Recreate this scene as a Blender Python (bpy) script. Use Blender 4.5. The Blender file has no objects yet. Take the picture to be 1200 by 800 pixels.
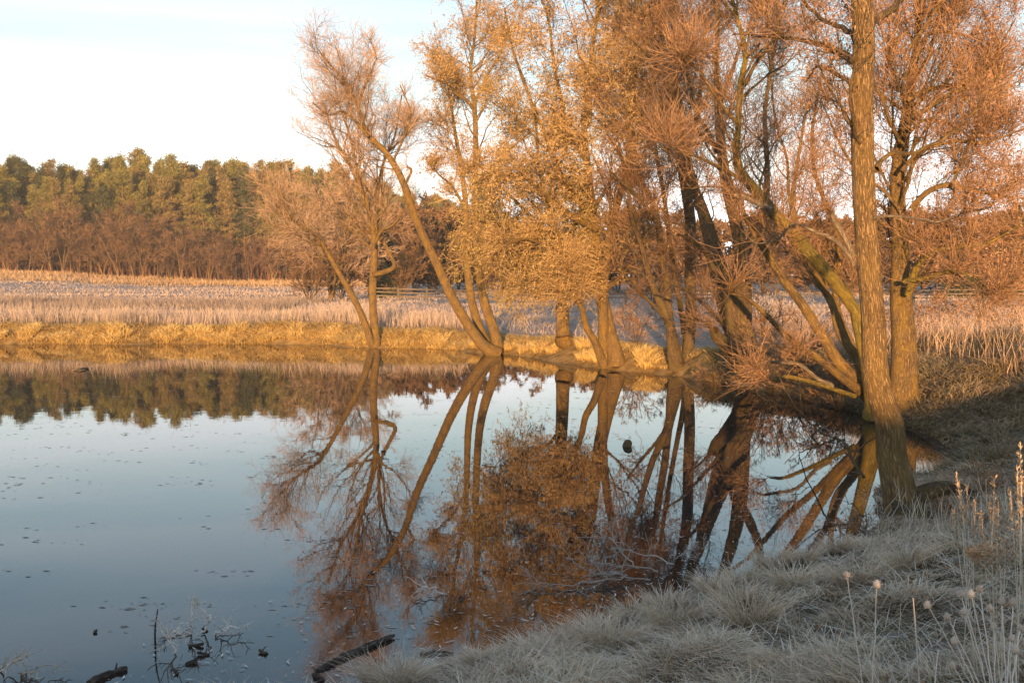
import bpy, math, random
import numpy as np
from mathutils import Vector, Matrix
rng = np.random.default_rng(11)
random.seed(5)
SC = bpy.context.scene
COL = SC.collection
R = math.radians

# ------------------------------------------------------------------ camera, world, sun, exposure
F = 1267.0
CAMZ = 3.0
PITCH = math.atan(78.0/F)
cd = bpy.data.cameras.new("camera"); cam = bpy.data.objects.new("camera", cd); COL.objects.link(cam)
cam.location = (0, 0, CAMZ); cam.rotation_euler = (R(90)-PITCH, 0, 0)
cd.sensor_width = 36; cd.lens = 36*F/1200; cd.clip_end = 5000; cd.clip_start = 0.1
SC.camera = cam
SC.render.resolution_x = 1024; SC.render.resolution_y = 682
SC.view_settings.view_transform = 'Standard'; SC.view_settings.look = 'None'
SC.view_settings.exposure = 1.4; SC.view_settings.gamma = 1

SUN_EL, SUN_AZ = R(4.6), R(5.0)      # the sun stands low behind the camera
w = bpy.data.worlds.new("World"); SC.world = w; w.use_nodes = True
nt = w.node_tree; nt.nodes.clear(); N = nt.nodes.new; L = nt.links.new
out = N('ShaderNodeOutputWorld'); bg = N('ShaderNodeBackground'); L(bg.outputs[0], out.inputs[0])
sky = N('ShaderNodeTexSky'); sky.sky_type = 'NISHITA'; sky.sun_disc = False
sky.sun_elevation = SUN_EL; sky.sun_rotation = R(180)+SUN_AZ
sky.air_density = 1.0; sky.dust_density = 1.0; sky.ozone_density = 1.0
bg.inputs[1].default_value = 0.14
tc = N('ShaderNodeTexCoord'); mp = N('ShaderNodeMapping'); mp.inputs['Rotation'].default_value = (0, R(4.5), R(10))
mp.inputs['Scale'].default_value = (1.0, 0.8, 9.0)
L(tc.outputs['Generated'], mp.inputs[0])
nz = N('ShaderNodeTexNoise'); nz.inputs['Scale'].default_value = 1.5; nz.inputs['Detail'].default_value = 7
nz.inputs['Roughness'].default_value = 0.5; nz.inputs['Distortion'].default_value = 0.4
L(mp.outputs[0], nz.inputs['Vector'])
cr = N('ShaderNodeValToRGB'); cr.color_ramp.elements[0].position = 0.44; cr.color_ramp.elements[1].position = 0.64
cr.color_ramp.elements[0].color = (0, 0, 0, 1); cr.color_ramp.elements[1].color = (1, 1, 1, 1)
L(nz.outputs[0], cr.inputs[0])
# thin high cloud veil, thicker towards the horizon
sx = N('ShaderNodeSeparateXYZ'); L(tc.outputs['Generated'], sx.inputs[0])
hz = N('ShaderNodeMapRange'); hz.inputs[1].default_value = 0.0; hz.inputs[2].default_value = 0.31
hz.inputs[3].default_value = 0.95; hz.inputs[4].default_value = 0.0; L(sx.outputs[2], hz.inputs[0])
hp = N('ShaderNodeMath'); hp.operation = 'POWER'; L(hz.outputs[0], hp.inputs[0]); hp.inputs[1].default_value = 1.35
fm = N('ShaderNodeMath'); fm.operation = 'MULTIPLY_ADD'; L(cr.outputs[0], fm.inputs[0]); fm.inputs[1].default_value = 0.5
L(hp.outputs[0], fm.inputs[2]); fm.use_clamp = True
ccol = N('ShaderNodeMixRGB'); ccol.inputs[1].default_value = (2.5, 3.0, 3.5, 1); ccol.inputs[2].default_value = (6.2, 5.9, 5.6, 1)
L(hp.outputs[0], ccol.inputs[0])
sat = N('ShaderNodeMixRGB'); sat.blend_type = 'MULTIPLY'; sat.inputs[0].default_value = 1
sat.inputs[2].default_value = (0.84, 0.99, 1.16, 1)
L(sky.outputs[0], sat.inputs[1])
mx = N('ShaderNodeMixRGB'); L(fm.outputs[0], mx.inputs[0]); L(sat.outputs[0], mx.inputs[1]); L(ccol.outputs[0], mx.inputs[2])
L(mx.outputs[0], bg.inputs[0])

sd = bpy.data.lights.new("sun", 'SUN'); sun = bpy.data.objects.new("sun", sd); COL.objects.link(sun)
sd.energy = 5.0; sd.angle = R(0.5); sd.color = (1.0, 0.56, 0.23)
sdir = Vector((-math.sin(SUN_AZ)*math.cos(SUN_EL), -math.cos(SUN_AZ)*math.cos(SUN_EL), math.sin(SUN_EL)))
sun.rotation_euler = sdir.to_track_quat('Z', 'Y').to_euler(); sun.location = (0, -30, 20)

SC.cycles.transparent_max_bounces = 8
SC.cycles.max_bounces = 5; SC.cycles.diffuse_bounces = 3; SC.cycles.glossy_bounces = 3

# ------------------------------------------------------------------ geometry helpers
CP, SP = math.cos(PITCH), math.sin(PITCH)
def ray(x, y):
    u = (x-600)/F; v = (400-y)/F
    return np.array([u, CP+v*SP, -SP+v*CP])
def at(x, y, Y):                     # a point seen in direction (x, y), Y metres ahead
    d = ray(x, y); return np.array([0, 0, CAMZ]) + d*(Y/d[1])
def gnd(x, y, z=0.0):                # the point of the level z seen in direction (x, y)
    d = ray(x, y); return np.array([0, 0, CAMZ]) + d*((z-CAMZ)/d[2])

def vnoise(x, y, seed=0):            # smooth value noise, vectorised
    xi = np.floor(x).astype(np.int64); yi = np.floor(y).astype(np.int64); fx = x-xi; fy = y-yi
    fx = fx*fx*(3-2*fx); fy = fy*fy*(3-2*fy)
    def h(a, b):
        n = (a*374761393 + b*668265263 + seed*1442695041) & 0x7fffffff
        n = ((n ^ (n >> 13))*1274126177) & 0x7fffffff
        return ((n ^ (n >> 16)) & 0xffff)/65535.0
    return (h(xi, yi)*(1-fx)+h(xi+1, yi)*fx)*(1-fy) + (h(xi, yi+1)*(1-fx)+h(xi+1, yi+1)*fx)*fy
def fbm(x, y, o=4, seed=0):
    s = 0; a = .5
    for i in range(o):
        s = s + a*vnoise(x*2**i, y*2**i, seed+i*17); a *= .5
    return s
def sstep(a, b, x):
    t = np.clip((x-a)/(b-a), 0, 1); return t*t*(3-2*t)

# pond outline on the water level
shore_px = [(0,403.5),(60,403),(130,404),(200,402.5),(270,403.5),(330,403),(390,404.5),(420,407.5),(445,408),(500,408.5),(540,410.5),(565,413.5),(592,415),
            (640,420),(690,429),(730,434),(770,437),(800,441),(840,447),(876,453),(900,459),(940,468),(985,478),(1030,492),(1075,508),(1105,525),
            (1112,540),(1085,553),(1046,562),(1024,572),(1026,590),(1032,612),(1004,634),(955,646),(905,660),(850,682),(800,697),(760,709),(700,731),(660,750),
            (610,765),(560,775),(510,783),(470,792),(430,806)]
POND = np.array([gnd(x, y)[:2] for x, y in shore_px] + [(-2.2,7.3),(-4.2,6.4),(-7,4.6),(-12,2),(-22,-1),(-38,0),(-56,10),(-64,28),(-58,44),(-45,46.8)])
def pond_sd(x, y):                   # + outside the pond, - inside
    sh = x.shape; x = x.ravel(); y = y.ravel(); d = np.full(x.shape, 1e9); ins = np.zeros(x.shape, bool)
    n = len(POND)
    for i in range(n):
        a = POND[i]; b = POND[(i+1) % n]; e = b-a; wx = x-a[0]; wy = y-a[1]
        t = np.clip((wx*e[0]+wy*e[1])/(e@e), 0, 1)
        d = np.minimum(d, (wx-t*e[0])**2+(wy-t*e[1])**2)
        c = ((a[1] <= y) != (b[1] <= y))
        if e[1] != 0: ins ^= c & (x < a[0]+(y-a[1])*e[0]/e[1])
    d = np.sqrt(d); return np.where(ins, -d, d).reshape(sh)
def height(x, y, sdv=None):
    x = np.asarray(x, float); y = np.asarray(y, float)
    d = pond_sd(x, y) if sdv is None else sdv
    d = d + (fbm(x*1.3, y*1.3, 3, 3)-.45)*0.35 + (fbm(x*.5, y*.5, 3, 13)-.45)*1.3*sstep(27, 31, y)
    dn = np.maximum(d, 0)
    near = 1.45*(1-np.exp(-(dn/4.3)**1.35)) + 0.06*sstep(0, .25, d)
    cap = (0.52+0.55*fbm(x*.14, y*.14, 3, 9))*(1-.28*sstep(-8, -5, x)*sstep(31, 34, y))
    far = cap*sstep(0, 1.5, d)*0.9 + 0.10*sstep(0, .1, d)
    far = far + 0.10*sstep(2, 12, d)
    wf = sstep(18.5, 23, y)
    z = near*(1-wf)+far*wf
    bump = (fbm(x*2.2, y*2.2, 4, 5)-.47)*0.22 + (fbm(x*.45, y*.45, 3, 8)-.45)*0.35
    z = z + bump*sstep(0.1, 1.8, d)*(0.8-0.35*wf)
    z = z + .6*sstep(4.8, 10, x)*sstep(6, 12, y)*(1-sstep(26, 34, y))*sstep(1, 4, d)
    z = z + 0.7*sstep(105, 185, y) + 1.7*sstep(-40, -85, x*1.0)*sstep(90, 180, y)
    # unseen ridge added behind the viewpoint, shaped to throw shade on the near bank
    rid = 5.2+ (fbm(x*.35, y*.12, 3, 31)-.45)*1.5 + 0.35*sstep(5.5, 8.0, x) - .15*sstep(9, 14, x)
    z = z + (rid-1.45)*sstep(-12, -40, y)
    z = np.where(d < 0, -0.9*sstep(0, 2.5, -d)-0.02, z)
    return z

def mesh_np(name, V, Fq, attr=None, bk=None, smooth=True, k=4):
    me = bpy.data.meshes.new(name); V = np.asarray(V, np.float32)
    Fs = [np.asarray(f, np.int32) for f in (Fq if isinstance(Fq, list) else [Fq])]
    Fs = [f for f in Fs if len(f)]
    me.vertices.add(len(V)); me.vertices.foreach_set('co', V.ravel())
    li = np.concatenate([f.ravel() for f in Fs]); cnt = np.concatenate([np.full(len(f), f.shape[1]) for f in Fs])
    me.loops.add(len(li)); me.loops.foreach_set('vertex_index', li.astype(np.int32))
    me.polygons.add(len(cnt)); st = np.concatenate([[0], np.cumsum(cnt)[:-1]])
    me.polygons.foreach_set('loop_start', st.astype(np.int32))
    if smooth: me.polygons.foreach_set('use_smooth', np.ones(len(cnt), bool))
    me.update(calc_edges=True)
    if attr is not None:
        a = me.attributes.new('va', 'FLOAT_VECTOR', 'POINT'); a.data.foreach_set('vector', np.asarray(attr, np.float32).ravel())
    if bk is not None:
        a = me.attributes.new('bk', 'FLOAT_VECTOR', 'POINT'); a.data.foreach_set('vector', np.asarray(bk, np.float32).ravel())
    return me
def obj(name, me, mat=None, parent=None, loc=(0, 0, 0), kind=None):
    o = bpy.data.objects.new(name, me); COL.objects.link(o); o.location = loc
    if mat is not None and not me.materials: me.materials.append(mat)
    if parent: o.parent = parent
    if kind: o['kind'] = kind
    return o
def tag(o, label, cat, group=None, kind=None):
    o['label'] = label; o['category'] = cat
    if group: o['group'] = group
    if kind: o['kind'] = kind
    return o
def empty(name, loc, label, cat, group=None, rz=0):
    o = bpy.data.objects.new(name, None); COL.objects.link(o); o.location = loc; o.rotation_euler = (0, 0, rz)
    o.empty_display_size = 0.3
    return tag(o, label, cat, group)
def dup(root, loc, rz=0, sc=1, label=None):
    r = root.copy(); COL.objects.link(r); r.location = loc; r.rotation_euler = (0, 0, rz)
    r.scale = sc if hasattr(sc, '__len__') else (sc, sc, sc)
    if label: r['label'] = label
    for ch in list(root.children):
        c = ch.copy(); COL.objects.link(c); c.parent = r
        for g in list(ch.children):
            d = g.copy(); COL.objects.link(d); d.parent = c
    return r
def nrm(v): return v/np.maximum(np.linalg.norm(v, axis=-1, keepdims=True), 1e-9)

class Geo:                            # collects vertices / faces
    def __init__(s): s.V = []; s.Q = []; s.T = []; s.A = []; s.B = []; s.n = 0
    def tubes(s, P, Rr, sides, rnd=None, cap=False, mod=None):
        n, K, _ = P.shape; Tn = np.empty_like(P); Tn[:, 1:-1] = P[:, 2:]-P[:, :-2]; Tn[:, 0] = P[:, 1]-P[:, 0]; Tn[:, -1] = P[:, -1]-P[:, -2]
        Tn = nrm(Tn); ref = np.zeros((n, 1, 3)); ref[..., 1] = 1.0
        md = nrm(P[:, -1]-P[:, 0]); bad = np.abs(md[:, 1]) > .85; ref[bad] = (1, 0, 0)
        X = nrm(np.cross(Tn, ref)); Yv = np.cross(Tn, X)
        a = np.linspace(0, 2*np.pi, sides, endpoint=False)
        seg = np.concatenate([np.zeros((n, 1)), np.cumsum(np.linalg.norm(np.diff(P, axis=1), axis=2), axis=1)], axis=1)
        rr = Rr[:, :, None]*np.ones(sides)
        if mod is not None: rr = rr*mod(seg[:, :, None], a[None, None, :], Rr[:, :, None])
        ring = P[:, :, None, :] + rr[..., None]*(np.cos(a)[None, None, :, None]*X[:, :, None, :]+np.sin(a)[None, None, :, None]*Yv[:, :, None, :])
        rnd = rng.random(n) if rnd is None else rnd
        bkk = np.stack([Rr[:, :, None]*np.cos(a), Rr[:, :, None]*np.sin(a), seg[:, :, None]+0*a+rnd[:, None, None]*37], axis=-1)
        tt = np.linspace(0, 1, K)[None, :, None]+np.zeros((n, 1, sides))
        at_ = np.stack([tt, rnd[:, None, None]+0*tt, 0*tt], axis=-1)
        base = s.n + (np.arange(n)*K*sides)[:, None, None] + (np.arange(K-1)*sides)[None, :, None]
        j = np.arange(sides)[None, None, :]; j2 = (j+1) % sides
        q = np.stack([base+j, base+j2, base+sides+j2, base+sides+j], axis=-1).reshape(-1, 4)
        s.V.append(ring.reshape(-1, 3)); s.A.append(at_.reshape(-1, 3)); s.B.append(bkk.reshape(-1, 3)); s.Q.append(q)
        if cap:
            for i in range(n):
                for kk in (0, K-1):
                    b = s.n+i*K*sides+kk*sides; c = P[i, kk]
                    s.V.append(c[None]); s.A.append(np.array([[1., rnd[i], 1.]])); s.B.append(np.array([[0, 0, seg[i, kk]]]))
                    ci = s.n+n*K*sides + (i*2+(1 if kk else 0))
                    tri = [[b+jj, b+(jj+1) % sides, ci] if kk else [b+(jj+1) % sides, b+jj, ci] for jj in range(sides)]
                    s.T.append(np.array(tri))
            s.n += 2*n
        s.n += n*K*sides
    def ribbons(s, P, W, side=None, rnd=None, tip=True):   # P n,K,3; W n,K half widths
        n, K, _ = P.shape
        if side is None: side = nrm(np.cross(P[:, -1]-P[:, 0], rng.normal(size=(n, 3))))
        rnd = rng.random(n) if rnd is None else rnd
        Lf = P-side[:, None, :]*W[:, :, None]; Rt = P+side[:, None, :]*W[:, :, None]
        V = np.stack([Lf, Rt], axis=2)
        if tip:
            V = V[:, :-1].reshape(n, -1, 3); V = np.concatenate([V, P[:, -1:, :]], axis=1)
            tt = np.concatenate([np.repeat(np.linspace(0, 1, K)[:-1], 2), [1.]])
        else:
            V = V.reshape(n, -1, 3); tt = np.repeat(np.linspace(0, 1, K), 2)
        m = V.shape[1]; b = s.n+(np.arange(n)*m)[:, None]
        kk = K-2 if tip else K-1
        if kk > 0:
            j = (np.arange(kk)*2)[None, :]
            s.Q.append(np.stack([b+j, b+j+1, b+j+3, b+j+2], axis=-1).reshape(-1, 4))
        if tip: s.T.append(np.stack([b[:, 0]+m-3, b[:, 0]+m-2, b[:, 0]+m-1], axis=-1))
        s.V.append(V.reshape(-1, 3)); s.A.append(np.stack([np.tile(tt, n), np.repeat(rnd, m), np.zeros(n*m)], axis=-1)); s.B.append(V.reshape(-1, 3))
        s.n += n*m
    def leaves(s, C, size, up=None, asp=0.45, rnd=None):   # rhombus leaves
        n = len(C); d = nrm(rng.normal(size=(n, 3)) + (0 if up is None else up)); sd_ = nrm(np.cross(d, rng.normal(size=(n, 3))))
        sz = size*np.ones(n)*(0.6+0.8*rng.random(n)); rnd = rng.random(n) if rnd is None else rnd
        V = np.stack([C, C+d*sz[:, None]*.5+sd_*sz[:, None]*asp*.5, C+d*sz[:, None], C+d*sz[:, None]*.5-sd_*sz[:, None]*asp*.5], axis=1)
        b = s.n+np.arange(n)*4; s.Q.append(np.stack([b, b+1, b+2, b+3], axis=-1))
        s.V.append(V.reshape(-1, 3)); s.A.append(np.stack([np.tile([0, .5, 1, .5], n), np.repeat(rnd, 4), np.zeros(4*n)], axis=-1)); s.B.append(V.reshape(-1, 3))
        s.n += 4*n
    def tris(s, C, size, asp=.3, up=None, rnd=None):
        n = len(C); d = nrm(rng.normal(size=(n, 3)) + (0 if up is None else up)); sd_ = nrm(np.cross(d, rng.normal(size=(n, 3))))
        sz = size*np.ones(n)*(0.6+0.8*rng.random(n)); rnd = rng.random(n) if rnd is None else rnd
        V = np.stack([C-sd_*sz[:, None]*asp*.5, C+sd_*sz[:, None]*asp*.5, C+d*sz[:, None]], axis=1)
        b = s.n+np.arange(n)*3; s.T.append(np.stack([b, b+1, b+2], axis=-1))
        s.V.append(V.reshape(-1, 3)); s.A.append(np.stack([np.tile([0, 0, 1.], n), np.repeat(rnd, 3), np.zeros(3*n)], axis=-1)); s.B.append(V.reshape(-1, 3))
        s.n += 3*n
    def mesh(s, name, smooth=True, origin=None):
        V = np.concatenate(s.V); V = V if origin is None else V-np.asarray(origin)
        return mesh_np(name, V, [np.concatenate(s.Q) if s.Q else np.zeros((0, 4)), np.concatenate(s.T) if s.T else np.zeros((0, 3))],
                       np.concatenate(s.A), np.concatenate(s.B), smooth)

# ------------------------------------------------------------------ materials
def mat(name):
    m = bpy.data.materials.new(name); m.use_nodes = True; t = m.node_tree; b = t.nodes['Principled BSDF']
    b.inputs['Roughness'].default_value = .85; b.inputs['Specular IOR Level'].default_value = .2
    return m, t, b
def ramp(t, fac, stops):
    r = t.nodes.new('ShaderNodeValToRGB'); e = r.color_ramp.elements
    while len(e) < len(stops): e.new(.5)
    for i, (p, c) in enumerate(stops): e[i].position = p; e[i].color = (*c, 1)
    t.links.new(fac, r.inputs[0]); return r.outputs[0]
def noise(t, vec, scale, detail=4, rough=.55, dist=0):
    n = t.nodes.new('ShaderNodeTexNoise'); n.inputs['Scale'].default_value = scale; n.inputs['Detail'].default_value = detail
    n.inputs['Roughness'].default_value = rough; n.inputs['Distortion'].default_value = dist
    if vec is not None: t.links.new(vec, n.inputs['Vector'])
    return n.outputs[0]
def mapping(t, vec, sc, loc=(0, 0, 0)):
    m = t.nodes.new('ShaderNodeMapping'); m.inputs['Scale'].default_value = sc; m.inputs['Location'].default_value = loc; t.links.new(vec, m.inputs[0]); return m.outputs[0]
def attrn(t, name): a = t.nodes.new('ShaderNodeAttribute'); a.attribute_name = name; return a.outputs['Vector']
def mixc(t, f, a, b, mode='MIX'):
    m = t.nodes.new('ShaderNodeMixRGB'); m.blend_type = mode
    for i, v in ((0, f), (1, a), (2, b)):
        if hasattr(v, 'is_output') or hasattr(v, 'node'): t.links.new(v, m.inputs[i])
        else: m.inputs[i].default_value = v if i == 0 else (*v, 1)
    return m.outputs[0]
def mathn(t, op, a, b=None, clamp=False):
    m = t.nodes.new('ShaderNodeMath'); m.operation = op; m.use_clamp = clamp
    for i, v in ((0, a), (1, b)):
        if v is None: continue
        if hasattr(v, 'node'): t.links.new(v, m.inputs[i])
        else: m.inputs[i].default_value = v
    return m.outputs[0]
def bump(t, b, h, strength, dist):
    n = t.nodes.new('ShaderNodeBump'); n.inputs['Strength'].default_value = strength; n.inputs['Distance'].default_value = dist
    t.links.new(h, n.inputs['Height']); t.links.new(n.outputs[0], b.inputs['Normal'])
def sep(t, v): s = t.nodes.new('ShaderNodeSeparateXYZ'); t.links.new(v, s.inputs[0]); return s.outputs

def bark_mat(name, dark, mid, light, moss=None, sc=1.0):
    m, t, b = mat(name); bk = attrn(t, 'bk')
    v = mapping(t, bk, (1, 1, .10)); n1 = noise(t, v, 30*sc, 6, .65, .8); n2 = noise(t, mapping(t, bk, (1, 1, .6)), 5*sc, 4)
    n3 = noise(t, bk, 90*sc, 3, .7)
    vo = t.nodes.new('ShaderNodeTexVoronoi'); vo.feature = 'DISTANCE_TO_EDGE'; vo.inputs['Scale'].default_value = 40*sc
    wv = mixc(t, .12, mapping(t, bk, (1, 1, .13)), n1, 'ADD'); t.links.new(wv, vo.inputs['Vector'])
    cr_ = mathn(t, 'MULTIPLY', vo.outputs['Distance'], 5.0, True)
    c = ramp(t, n1, [(.32, dark), (.5, mid), (.68, light)])
    c = mixc(t, mathn(t, 'SUBTRACT', 1.0, cr_, True), c, tuple(x*.45 for x in dark))
    c = mixc(t, mathn(t, 'MULTIPLY', n3, .35), c, light)
    if moss: c = mixc(t, ramp(t, n2, [(.42, (0, 0, 0)), (.62, (.75, .75, .75))]), c, moss)
    t.links.new(c, b.inputs['Base Color'])
    h = mathn(t, 'ADD', mathn(t, 'MULTIPLY', cr_, .7), mathn(t, 'MULTIPLY', n1, .6)); bump(t, b, h, .9, .02)
    return m
def twig_mat(name, c0, c1, tipc=None, gl=.15):
    m, t, b = mat(name); s = sep(t, attrn(t, 'va')); c = ramp(t, s[1], [(0, c0), (1, c1)])
    g = t.nodes.new('ShaderNodeNewGeometry'); n = noise(t, g.outputs['Position'], .35, 3)
    c = mixc(t, ramp(t, n, [(.35, (0, 0, 0)), (.65, (.6, .6, .6))]), c, tuple(x*.7 for x in c0))
    if tipc: c = mixc(t, mathn(t, 'MULTIPLY', s[0], .6), c, tipc)
    t.links.new(c, b.inputs['Base Color']); return m
def leaf_mat(name, stops, trans=.3):
    m, t, b = mat(name); s = sep(t, attrn(t, 'va')); c = ramp(t, s[1], stops)
    g = t.nodes.new('ShaderNodeNewGeometry'); n = noise(t, g.outputs['Position'], .5, 4)
    c = mixc(t, ramp(t, n, [(.38, (0, 0, 0)), (.62, (.55, .55, .55))]), c, stops[0][1])
    t.links.new(c, b.inputs['Base Color'])
    tr = t.nodes.new('ShaderNodeBsdfTranslucent'); t.links.new(c, tr.inputs[0]); ms = t.nodes.new('ShaderNodeMixShader'); ms.inputs[0].default_value = trans
    t.links.new(b.outputs[0], ms.inputs[1]); t.links.new(tr.outputs[0], ms.inputs[2]); t.links.new(ms.outputs[0], t.nodes['Material Output'].inputs[0])
    return m
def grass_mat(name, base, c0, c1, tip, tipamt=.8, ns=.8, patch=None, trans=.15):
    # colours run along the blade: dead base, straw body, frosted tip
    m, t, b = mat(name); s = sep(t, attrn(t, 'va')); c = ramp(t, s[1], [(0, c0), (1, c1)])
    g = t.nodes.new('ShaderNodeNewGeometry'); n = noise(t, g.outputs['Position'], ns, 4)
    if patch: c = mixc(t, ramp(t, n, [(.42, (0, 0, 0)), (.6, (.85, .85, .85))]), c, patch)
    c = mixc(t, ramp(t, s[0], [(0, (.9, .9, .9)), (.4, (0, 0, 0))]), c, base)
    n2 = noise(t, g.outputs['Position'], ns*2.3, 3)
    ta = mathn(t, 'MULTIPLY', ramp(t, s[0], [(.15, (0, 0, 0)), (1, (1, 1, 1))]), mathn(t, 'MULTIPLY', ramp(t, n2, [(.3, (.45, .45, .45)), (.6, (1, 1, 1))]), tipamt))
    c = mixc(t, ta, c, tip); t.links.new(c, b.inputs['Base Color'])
    if trans:
        tr = t.nodes.new('ShaderNodeBsdfTranslucent'); t.links.new(c, tr.inputs[0]); ms = t.nodes.new('ShaderNodeMixShader'); ms.inputs[0].default_value = trans
        t.links.new(b.outputs[0], ms.inputs[1]); t.links.new(tr.outputs[0], ms.inputs[2]); t.links.new(ms.outputs[0], t.nodes['Material Output'].inputs[0])
    return m
M = {}
M['bark'] = bark_mat('willow_bark', (.08, .05, .024), (.21, .14, .06), (.33, .23, .12), (.25, .16, .04))
M['bark_near'] = bark_mat('near_willow_bark', (.075, .045, .022), (.25, .16, .07), (.42, .29, .15), (.23, .15, .055), 1.0)
M['bark_brown'] = bark_mat('brown_bark', (.05, .032, .02), (.14, .09, .05), (.25, .18, .11), (.15, .11, .035))
M['bark_yellow'] = bark_mat('mossy_limb_bark', (.08, .06, .02), (.2, .155, .035), (.32, .26, .08), (.30, .21, .04))
M['bark_pine'] = bark_mat('pine_bark', (.09, .04, .02), (.24, .12, .06), (.34, .19, .1))
M['deadwood'] = bark_mat('dead_branch_wood', (.12, .09, .06), (.3, .23, .15), (.45, .37, .27))
M['wetwood'] = bark_mat('wet_driftwood', (.05, .038, .03), (.12, .09, .07), (.26, .21, .18))
M['fence'] = bark_mat('fence_wood', (.12, .10, .08), (.24, .2, .15), (.36, .3, .24))
M['twig_pink'] = twig_mat('rosy_twigs', (.26, .18, .12), (.52, .37, .26))
M['twig_orange'] = twig_mat('orange_twigs', (.12, .065, .03), (.36, .20, .10), (.42, .28, .18))
M['twig_gold'] = twig_mat('golden_twigs', (.16, .10, .045), (.44, .30, .14), (.52, .38, .2))
M['twig_brown'] = twig_mat('brown_twigs', (.08, .045, .022), (.26, .145, .075), (.30, .19, .12))
M['twig_far'] = twig_mat('distant_twigs', (.09, .055, .03), (.25, .15, .08))
M['twig_grey'] = twig_mat('frosted_twigs', (.26, .21, .19), (.44, .36, .32))
M['leaf_gold'] = leaf_mat('golden_leaves', [(0, (.22, .135, .055)), (.45, (.44, .30, .115)), (1, (.70, .51, .27))])
M['leaf_olive'] = leaf_mat('olive_leaves', [(0, (.18, .135, .035)), (.5, (.36, .28, .09)), (1, (.54, .43, .19))])
M['leaf_russet'] = leaf_mat('russet_leaves', [(0, (.16, .08, .035)), (.5, (.36, .20, .10)), (1, (.55, .34, .2))])
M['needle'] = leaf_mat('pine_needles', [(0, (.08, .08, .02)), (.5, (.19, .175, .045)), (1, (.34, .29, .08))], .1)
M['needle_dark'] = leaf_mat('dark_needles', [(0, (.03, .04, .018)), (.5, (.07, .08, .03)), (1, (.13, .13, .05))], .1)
M['frost'] = twig_mat('hoarfrosted_wood', (.55, .50, .46), (.88, .80, .74))
M['seed'] = twig_mat('frosted_seed_heads', (.46, .36, .28), (.80, .68, .58))
M['frost_branch'] = twig_mat('frosted_fallen_wood', (.24, .21, .19), (.50, .46, .43))
M['needle_warm'] = leaf_mat('brownish_needles', [(0, (.09, .07, .025)), (.5, (.22, .17, .06)), (1, (.36, .28, .11))], .1)  # warmer brown needle tone, varies the pines from tree to tree
M['straw'] = twig_mat('straw_stalks', (.38, .31, .22), (.66, .58, .48), (.76, .68, .6))
M['plume'] = leaf_mat('tawny_plume', [(0, (.24, .17, .1)), (1, (.62, .5, .36))])
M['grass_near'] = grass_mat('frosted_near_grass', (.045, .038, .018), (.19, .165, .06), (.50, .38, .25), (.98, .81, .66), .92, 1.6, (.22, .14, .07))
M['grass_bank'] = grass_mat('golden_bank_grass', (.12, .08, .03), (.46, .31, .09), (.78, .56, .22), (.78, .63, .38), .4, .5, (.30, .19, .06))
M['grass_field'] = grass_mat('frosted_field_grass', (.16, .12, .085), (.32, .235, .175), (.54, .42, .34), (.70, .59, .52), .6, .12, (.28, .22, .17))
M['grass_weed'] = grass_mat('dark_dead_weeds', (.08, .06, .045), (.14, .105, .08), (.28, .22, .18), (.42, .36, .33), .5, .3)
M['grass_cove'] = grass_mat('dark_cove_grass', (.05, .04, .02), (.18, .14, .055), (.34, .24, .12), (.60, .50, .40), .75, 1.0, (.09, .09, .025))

# ------------------------------------------------------------------ ground
def axis(lims):
    out_ = []
    for a, b, s in lims: out_.append(np.arange(a, b, s))
    return np.concatenate(out_)
gx = axis([(-1500, -300, 100), (-300, -120, 10), (-120, -30, 1.6), (-30, -6, .45), (-6, 14, .25), (14, 30, .45), (30, 120, 2), (120, 300, 10), (300, 1501, 100)])
gy = axis([(-600, -100, 50), (-100, -45, 5), (-45, -8, 1.2), (-8, 2, .5), (2, 30, .25), (30, 52, .3), (52, 80, .8), (80, 260, 4), (260, 600, 20), (600, 2001, 100)])
GX, GY = np.meshgrid(gx, gy); GS = pond_sd(GX, GY); GZ = height(GX, GY, GS)
nx, ny = len(gx), len(gy); idx = np.arange(nx*ny).reshape(ny, nx)
q = np.stack([idx[:-1, :-1], idx[:-1, 1:], idx[1:, 1:], idx[1:, :-1]], axis=-1).reshape(-1, 4)
me = mesh_np('ground', np.stack([GX, GY, GZ], -1).reshape(-1, 3), q, np.stack([GS, 0*GS, 0*GS], -1).reshape(-1, 3))
m, t, b = mat('frosted_ground')
g = t.nodes.new('ShaderNodeNewGeometry'); P_ = g.outputs['Position']; s3 = sep(t, P_); sa = sep(t, attrn(t, 'va'))
n1 = noise(t, P_, 3.0, 6, .65); n2 = noise(t, P_, .25, 4); n3 = noise(t, P_, 30, 4, .7)
near = ramp(t, n1, [(.35, (.045, .036, .022)), (.5, (.11, .09, .055)), (.68, (.27, .24, .2))])
far = ramp(t, n1, [(.3, (.20, .14, .10)), (.5, (.31, .23, .18)), (.7, (.45, .36, .31))])
far = mixc(t, ramp(t, n2, [(.4, (0, 0, 0)), (.6, (.7, .7, .7))]), far, (.40, .345, .33))
gold = ramp(t, n1, [(.3, (.12, .075, .025)), (.5, (.32, .21, .075)), (.7, (.45, .32, .14))])
forest = ramp(t, n1, [(.3, (.10, .06, .035)), (.7, (.24, .15, .08))])
fy = t.nodes.new('ShaderNodeMapRange'); fy.inputs[1].default_value = 24; fy.inputs[2].default_value = 30; t.links.new(s3[1], fy.inputs[0])
dd = mathn(t, 'ADD', sa[0], mathn(t, 'MULTIPLY', n2, 4.0))
c_far = mixc(t, ramp(t, mathn(t, 'DIVIDE', dd, 10.0), [(.38, (0, 0, 0)), (.55, (1, 1, 1))]), gold, far)
fo = t.nodes.new('ShaderNodeMapRange'); fo.inputs[1].default_value = 172; fo.inputs[2].default_value = 186; t.links.new(s3[1], fo.inputs[0])
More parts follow.
